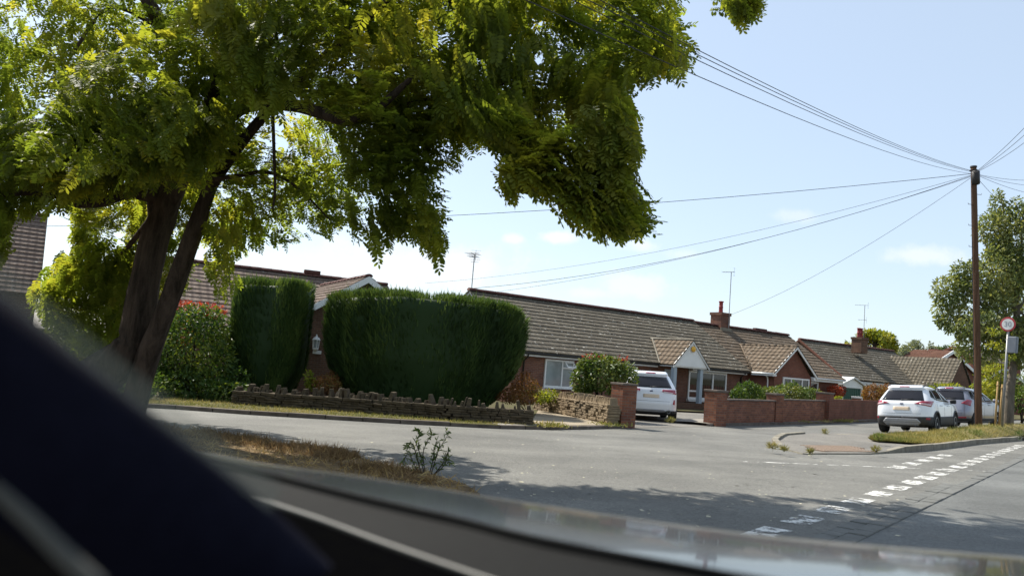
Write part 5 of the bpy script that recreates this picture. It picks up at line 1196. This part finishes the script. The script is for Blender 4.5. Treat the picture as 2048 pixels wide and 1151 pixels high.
shrub('bush', 'rounded glossy green bush beside the tree trunk, left of the block hedge', 'bush', base_of(385, 800, 23.2), [E(385, 700, 23.5, 75, 80), E(345, 740, 23.2, 45, 60), E(430, 740, 23.2, 40, 60), E(400, 650, 23.6, 55, 40), E(330, 680, 23.6, 30, 40), E(390, 770, 22.8, 75, 30), E(455, 785, 22.3, 45, 22), E(475, 760, 23, 22, 26)], 10500, .12, M['laurel'], 31, .04, 8, shell=.6)
shrub('red_bush', 'red leaved bush glowing behind the twin stems of the locust tree', 'bush', base_of(370, 790, 25.5), [E(325, 632, 26.6, 32, 22), E(375, 618, 26.6, 36, 16), E(420, 622, 26.6, 30, 16), E(340, 660, 26.8, 45, 36)], 3000, .12, M['redleaf'], 32, .04, 8, shell=.4)
shrub('bush', 'low dark greenery at the foot of the locust tree by the windscreen pillar', 'bush', base_of(240, 800, 21.5), [E(200, 720, 21.5, 60, 60), E(130, 690, 22, 50, 60), E(265, 760, 21, 50, 35)], 3500, .13, M['laurel'], 33, .04, 6, shell=.4)
shrub('rusty_shrub', 'rusty red and gold shrub in the sunlit gap between the hedges', 'shrub', base_of(655, 790, 23.3), [E(652, 768, 23.2, 28, 17), E(670, 755, 24.1, 18, 14)], 1500, .07, M['rust'], 34, .012, 8, shell=.2)
shrub('lime_plant', 'small yellow green plant at the foot of the block hedge', 'plant', base_of(620, 790, 23.6), [E(618, 757, 23.2, 8, 15), E(625, 768, 23.2, 11, 9)], 260, .10, M['lime'], 35, .01, 4, shell=.1)
shrub('rusty_shrub', 'orange and green rose bush at the end of the shaded stone wall', 'shrub', base_of(1055, 810, 25.5), [E(1050, 770, 25.5, 26, 26), E(1030, 785, 25.2, 22, 16), E(1068, 782, 25.6, 14, 18), E(1015, 790, 24.8, 26, 14), E(1048, 798, 24.2, 26, 10)], 2300, .075, M['rust'], 36, .012, 8, shell=.15)
shrub('lime_plant', 'low yellow green plant behind the short sunlit stone wall', 'plant', base_of(1105, 810, 26.6), [E(1100, 792, 26.6, 30, 11), E(1120, 796, 26.4, 22, 10), E(1085, 796, 26.8, 18, 9)], 900, .10, M['lime'], 37, .01, 6, shell=.2)
ph = base_of(1205, 812, 25.6)
shrub('photinia_bush', 'glossy round topped photinia bush with red tips on bare stems beside the gate pier', 'bush', ph, [E(1205, 748, 25.6, 52, 34), E(1168, 756, 25.6, 24, 32), E(1245, 752, 25.5, 30, 30), E(1200, 728, 25.7, 44, 18), E(1165, 785, 25.5, 18, 20), E(1238, 785, 25.6, 16, 18)], 4200, .13, M['photinia'], 38, .035, 9, shell=.45)
shrub('red_shoots', 'few red shoots on top of the glossy photinia bush', 'plant', D(1195, 722, 25.6), [E(1190, 713, 25.6, 24, 5), E(1240, 716, 25.6, 16, 4)], 130, .09, M['redleaf'], 39, .006, 5, shell=.1)
shrub('bush', 'dark bush behind the garden wall under the white edged gable', 'bush', base_of(1500, 800, 33), [E(1497, 780, 33, 24, 17), E(1478, 788, 32, 16, 12)], 1500, .12, M['laurel'], 40, .02, 6)
shrub('bush', 'yellow green clipped laurel behind the middle of the garden wall', 'bush', base_of(1580, 802, 35.5), [E(1540, 788, 34.5, 28, 13), E(1580, 785, 35.5, 32, 17), E(1618, 788, 37, 24, 13), E(1586, 770, 35.8, 6, 8)], 3400, .13, M['photinia'], 41, .02, 8)
shrub('red_bush', 'deep red bush beside the green garage door', 'bush', base_of(1668, 805, 47), [E(1670, 783, 47, 14, 12), E(1684, 780, 48, 6, 10)], 700, .14, M['redleaf'], 42, .02, 5)
shrub('lime_plant', 'pale plant poking over the wall left of the capped pier', 'plant', base_of(1680, 806, 45.5), [E(1678, 800, 45.5, 10, 7)], 220, .12, M['lime'], 43, .01, 4)
shrub('bush', 'olive brown hedge beside the garage behind the white SUV', 'bush', base_of(1752, 806, 49), [E(1750, 788, 49, 24, 20), E(1775, 786, 50, 18, 18)], 2000, .14, M['rust'], 44, .03, 6)
shrub('bush', 'fresh green hedge seen between the two roofs of the parked cars', 'bush', base_of(1890, 800, 58), [E(1895, 776, 58, 30, 9), E(1870, 782, 58, 20, 12)], 1200, .2, M['lime'], 45, .03, 6)
shrub('bush', 'tall yellow green bush behind the pole and the silver car', 'bush', base_of(1985, 812, 52), [E(1985, 760, 52, 30, 36), E(1965, 785, 51, 22, 24), E(2005, 785, 52, 26, 26)], 3000, .2, M['lime'], 46, .04, 7)
shrub('bush', 'dark hedge at the right edge behind the tree trunk', 'bush', base_of(2045, 825, 50), [E(2048, 800, 50, 34, 24), E(2085, 790, 50, 40, 30), E(2050, 770, 52, 30, 22)], 2600, .17, M['laurel'], 47, .04, 7)
# dark trellis between the two houses
mb = MB(); a, b = f1(15.0, .9, 0), f1(14.2, 2.2, 0); tr = thing('trellis_fence', 'dark wooden picket trellis beside the white downpipe', 'fence', (a[0], a[1], -.2))
for k in range(13): p = a+(b-a)*k/12; mb.box((p[0], p[1], .35), (.045, .02, 1.25), f1.n)
mb.build('pickets', M['fence'], tr); mb = MB()
for z in (.1, .75): mb.box(((a[0]+b[0])/2+.03*f1.d[0], (a[1]+b[1])/2+.03*f1.d[1], z), (1.6, .03, .05), (b-a)[:2]/np.linalg.norm((b-a)[:2]))
mb.build('rails', M['fence'], tr)

# ---------------------------------------------------------------- grass, litter and weeds
def blades(name, P, size, mat, label, cat, width=.012, seed=1, flat=.35):
    r = np.random.default_rng(seed); k = len(P); d = np.array([0, 0, 1.])+unit(k, r)*flat*2; d[:, 2] = np.abs(d[:, 2])*np.where(r.random(k) < .5, 1, .4)+.05
    t = np.clip(.5+.7*np.array([noise.noise(Vector(p*.8)) for p in P])+r.normal(0, .2, k), 0, 1)
    v, q, ti = instance(*BLADE, P, d, unit(k, r), size*r.uniform(.5, 1.4, k), t, np.full(k, width)*r.uniform(.6, 1.4, k))
    o = np_mesh(name, v, q, mat, None, ti); return stuff(o, label, cat)
P = []
while len(P) < 15000:
    s_, w_ = random.random()**1.6, random.random(); p = mound(s_*.8, w_); P.append((p[0], p[1], p[2]-.01))
blades('grass', np.array(P), .12, M['grassblade'], 'straw coloured sunburnt grass on the raised verge', 'grass', .014, 1)
P = []; xs_ = [p[0] for p in nvpoly]; ys_ = [p[1] for p in nvpoly]
while len(P) < 6500:
    x, y = random.uniform(-11, 1), random.uniform(8, 16)
    if inpoly(x, y, nvpoly): P.append((x, y, gz(x, y)+.03))
P = np.array(P); blades('dry_litter', P, .10, M['straw'], 'dry straw and dead leaves littering the near verge', 'dry grass', .012, 2, 1.1)
P = []
while len(P) < 5200:
    i = random.choice((0, 1, 1, 2, 2, 2, 3, 3, 4)); a = np.array(nv[i]); b = np.array(nv[i+1]); q = a+(b-a)*random.random()+np.array([0, -1.])*abs(random.gauss(.25, .45))
    if noise.noise(Vector((q[0]*1.4, q[1]*1.4, 3))) < -.15: continue
    P.append((q[0], q[1], gz(*q)+.03))
blades('dead_grass', np.array(P), .12, M['brownblade'], 'brown dead grass fringe along the near road edge', 'dry grass', .010, 3, .5)
P = []
while len(P) < 9000:
    i = random.randint(1, 8); f = random.random(); a, b = np.array(fk[i]), np.array(fk[i+1]); c, d_ = np.array(vb[i]), np.array(vb[i+1]); w_ = random.uniform(.05, .9)
    q = (a+(b-a)*f)*(1-w_)+(c+(d_-c)*f)*w_; P.append((q[0], q[1], gz(*q)+.08))
blades('short_grass', np.array(P), .07, M['grassblade'], 'short dry grass on the verge in front of the stone wall', 'grass', .014, 4)
P = []
wl = off(fk, .25)
while len(P) < 1500:
    i = random.choice((9, 10, 13, 13, 14, 14)); f = random.random(); q = np.array(wl[i])*(1-f)+np.array(wl[i+1])*f
    if noise.noise(Vector((q[0]*.7, q[1]*.7, 1))) < .08: continue
    q = q+np.array([random.gauss(0, .2), random.gauss(0, .3)]); P.append((q[0], q[1], gz(*q)+.08))
blades('kerb_weeds', np.array(P), .10, M['grassblade'], 'straggling weeds along the far kerb below the brick walls', 'weeds', .03, 5, .6)
# leaf flecks lying on the road
mb = MB()
for k in range(340):
    px, py = random.uniform(560, 1800), random.uniform(868, 1075); q = G(px, py, .006)
    if inpoly(q[0], q[1], nvpoly) or inpoly(q[0], q[1], isl): continue
    a = random.uniform(0, 6.3); s_ = random.uniform(.012, .034)*(1.6 if random.random() < .1 else 1); u = np.array([math.cos(a), math.sin(a), 0])*s_; v_ = np.array([-math.sin(a), math.cos(a), .2])*s_*.5
    mb.add([q-u, q+v_, q+u, q-v_], [(0, 1, 2, 3)])
stuff(mb.build('fallen_leaves', m_plain('pale_fallen_leaf', (.55, .52, .42), (.36, .32, .2), 40, .8, .2, 0), None), 'pale fallen leaflets scattered over the road', 'leaves')
# tall weed on the near verge
wb = G(850, 945, .03); wt_ = thing('tall_weed', 'tall half withered weed standing on the near verge against the road', 'plant', wb)
def up_(px, py): return D(px, py, wb[1])
mb = MB(); sts = [[(842, 945), (835, 915), (826, 885), (812, 895)], [(848, 948), (840, 910), (832, 885), (838, 866), (833, 860)], [(852, 948), (846, 910), (852, 885), (862, 870), (862, 856)], [(862, 948), (872, 915), (880, 895), (893, 872), (896, 858)], [(866, 950), (886, 925), (897, 900), (890, 915)], [(858, 950), (866, 918), (868, 898), (874, 880)], [(840, 950), (828, 925), (816, 905), (806, 925)], [(868, 950), (888, 930), (894, 918), (898, 926)]]
LP, LD = [], []
for si, st in enumerate(sts):
    pts = [up_(x, y)+np.array([0, random.uniform(-.15, .15)*i/3, 0]) for i, (x, y) in enumerate(st)]; cp, cr = catmull(pts, [.007, .006, .0045, .003, .002][:len(pts)], 6); mb.tube(cp, cr, 5)
    for i in range(3, len(cp)):
        for _ in range(3 if si in (1, 0) else 2): LP.append(cp[i]); LD.append(cp[min(i+1, len(cp)-1)]-cp[i-1])
mb.build('stems', M['twig'], wt_, True); LP, LD = np.array(LP), np.array(LD); LD /= np.linalg.norm(LD, axis=1, keepdims=True)+1e-9; k = len(LP)
v, q, ti = instance(*SIMPLE, LP, LD*.5+unit(k)*.8, unit(k)*.6+np.array([0, 0, .7]), rng.uniform(.035, .10, k), rng.uniform(0, 1, k), rng.uniform(.025, .06, k)); np_mesh('leaves', v, q, M['weed'], wt_, ti)
# weed clumps
for px, py, w_, h_, lab in ((1758, 880, 16, 8, 'green weed clump at the left tip of the straw coloured verge'), (1752, 903, 12, 5, 'small weed in the dropped kerb by the tactile paving'), (1545, 897, 14, 6, 'weed tuft against the pale nose of the island kerb'), (1568, 902, 8, 4, 'smaller weed tuft beside the first one at the island nose'),
        (1952, 873, 20, 9, 'broad weed clump on the verge edge above the high kerb'), (2040, 876, 16, 9, 'weed clump at the right edge of the picture on the kerb'), (1650, 868, 8, 6, 'single weed growing on the island pavement behind its kerb'), (1620, 905, 7, 3, 'tiny weed in the island kerb joint'), (1975, 862, 12, 7, 'smaller weed clump behind the broad one on the verge'), (1340, 845, 14, 6, 'weed at the edge of the drive behind the low kerb')):
    dz = .09 if px not in (1952, 2040, 1975, 1758) else .16; q = G(px, py, dz); s_ = q[1]/FP
    t = thing('weed', lab, 'plant', q, 'weeds growing at the kerb'); leaf_cloud('leaves', [(q+np.array([0, 0, h_*s_*.8]), (w_*s_*.7, w_*s_*.5, h_*s_*.8))], int(60+w_*7), .085, M['weed'] if px in (1952, 2040, 1758) else M['grassblade'], t, .1, -.9, .2, 0, px, (BLADE[0]*np.array([1, .12, 1]), BLADE[1])); stems('stems', M['twig'], t, q, [(q+np.array([0, 0, h_*s_]), (w_*s_*.7, w_*s_*.5, h_*s_))], .006, 5, px)

# ---------------------------------------------------------------- the car the photograph is taken from
own = thing('car', 'dark car seen from inside, with navy windscreen pillar and glossy bonnet', 'car', (0, 0, gz(0, 0)))
e1 = np.array([.965, -.262, 0]); e2 = np.array([.262, .965, 0])           # forward, left
def oc(f, l, z): return e1*f+e2*l+np.array([0, 0, z])
def hz(px, py, z):                      # point of a sight line at a given height
    d = ray(px, py); return cC + d*((z-HC)/d[2])
cols = [((330, 893), (320, 886), (310, 880)), ((520, 942), (515, 931), (505, 921)), ((700, 988), (695, 967), (690, 947)), ((905, 1035), (900, 1004), (895, 979)), ((1076, 1077), (1070, 1036), (1060, 1005)),
        ((1400, 1138), (1400, 1087), (1400, 1054)), ((1700, 1188), (1720, 1122), (1720, 1087)), ((2150, 1255), (2160, 1163), (2160, 1120))]
rows = []
for c in cols:
    a, b, e = hz(*c[0], 1.10), hz(*c[1], 1.086), hz(*c[2], 1.056); o = (e-b); o[2] = 0; o /= np.linalg.norm(o)
    rows.append(catmull([a, b, e, e+o*.05+np.array([0, 0, -.018]), e+o*.10+np.array([0, 0, -.06]), e+o*.13+np.array([0, 0, -.16]), e+o*.14+np.array([0, 0, -.5])], [0]*7, 5)[0])
K = len(rows[0]); fine = [catmull([r[k] for r in rows], [0]*len(rows), 6)[0] for k in range(K)]; m = len(fine[0])
mb = MB(); mb.add([p for f in fine for p in f], [(i*m+j, i*m+j+1, (i+1)*m+j+1, (i+1)*m+j) for i in range(K-1) for j in range(m-1)]); bon = mb.build('bonnet', M['bonnet'], own, True)
mb = MB(); mb.tube([p+np.array([0, 0, .0005]) for p in fine[0]], .0035, 8); mb.build('edge_strip', M['scuttle'], bon, True)
tr_ = [(250, 900), (430, 965), (545, 1008), (640, 1040), (780, 1092), (950, 1151), (1200, 1235), (1700, 1400)]
ra = [p-np.array([0, 0, .006]) for p in fine[0][::6]]; rb_ = [hz(x, y, 1.07) for x, y in tr_]; n = len(rb_); ra = ra[:n-1]+[fine[0][-1]-np.array([0, 0, .006])]
rm_ = [(a+b)/2+np.array([0, 0, .004]) for a, b in zip(ra, rb_)]
g_ = [catmull(r, [0]*n, 5)[0] for r in (ra, rm_, rb_)]; m = len(g_[0]); mb = MB(); mb.add([p for r in g_ for p in r], [(i*m+j, i*m+j+1, (i+1)*m+j+1, (i+1)*m+j) for i in range(2) for j in range(m-1)]); mb.build('scuttle_panel', M['scuttle'], own, True)
# windscreen pillar
def bar(mb, A, B, wa, n=1):   # flattened bar whose broad side faces the cabin
    return mb
edge_t = [(-260, 370), (0, 578), (140, 694), (290, 812), (420, 912), (540, 1010), (610, 1075), (665, 1130)]
edge_b = [(-420, 700), (-60, 1010), (40, 1085), (110, 1130), (190, 1190), (330, 1230), (470, 1240), (620, 1180)]
mb = MB(); pts = []
for i, (a, b) in enumerate(zip(edge_t, edge_b)):
    Y = .44+.03*i; p, q = D(*a, Y), D(*b, Y-.03); mid = (p+q)/2-ray((a[0]+b[0])/2, (a[1]+b[1])/2)*.03; back = ray(*a)*.04
    pts += [p, p*.75+mid*.25-ray(*a)*.005, mid, q*.75+p*.0+mid*.25, q, q+back, p+back]
m = 7; mb.add(pts, [(i*m+j, i*m+(j+1) % m, (i+1)*m+(j+1) % m, (i+1)*m+j) for i in range(len(edge_t)-1) for j in range(m)]); mb.build('windscreen_pillar', M['navy'], own, True)
mb = MB(); n = len(edge_t)-2; aa = [D(x, y+14, .425+.03*i) for i, (x, y) in enumerate(edge_t[:-2])]; bb = [D(x+26, y-34, .425+.03*i) for i, (x, y) in enumerate(edge_t[:-2])]
mb.add(aa+bb, [(i, i+1, n+i+1, n+i) for i in range(n-1)]); mb.build('windscreen_edge', M['edge_veil'], own, True)  # strip imitating the blurred light veil along the windscreen edge
mb = MB(); st = [(-20, 968), (60, 1040), (120, 1100), (200, 1175)]
mb.tube(*catmull([D(x, y, .42) for x, y in st], [.003, .004, .0045, .005]), n=8); mb.build('gap_light_strip', M['trim_light'], own, True)  # pale strip stands in for light through the side window gap
mb = MB(); mb.tube([p+np.array([0, 0, .001]) for p in g_[2]], .0035, 8); mb.build('windscreen_trim', M['trim_light'], own, True)
dn_e = [p-ray(700, 1000)*0+np.array([-.30, -.36, -.03]) for p in g_[2]]; n = len(dn_e); lo = [p+np.array([0, 0, -.3]) for p in dn_e]
mb = MB(); mb.add([p-np.array([0, 0, .004]) for p in g_[2]]+dn_e+lo, [(i, i+1, n+i+1, n+i) for i in range(n-1)]+[(n+i, n+i+1, 2*n+i+1, 2*n+i) for i in range(n-1)]); mb.build('dashboard', M['dash'], own, True)
mb = MB(); P2 = [(240, 1146), (330, 1140), (420, 1130), (520, 1115), (600, 1104)]; mb.tube(*catmull([D(x, y, .70) for x, y in P2], [.006, .005, .004, .004, .003]), n=8); mb.build('dash_reflection', M['trim_light'], own, True)  # grey tube stands in for the pale reflection on the dashboard
mb = MB(); R8 = [oc(f, l, z) for z in (1.64, 1.67) for f, l in ((-1.5, .5), (.1, .42), (.1, -.7), (-1.5, -.7))]; mb.hexa(R8); mb.build('roof', M['bonnet'], own)  # roof slab out of view, added to shade the cabin
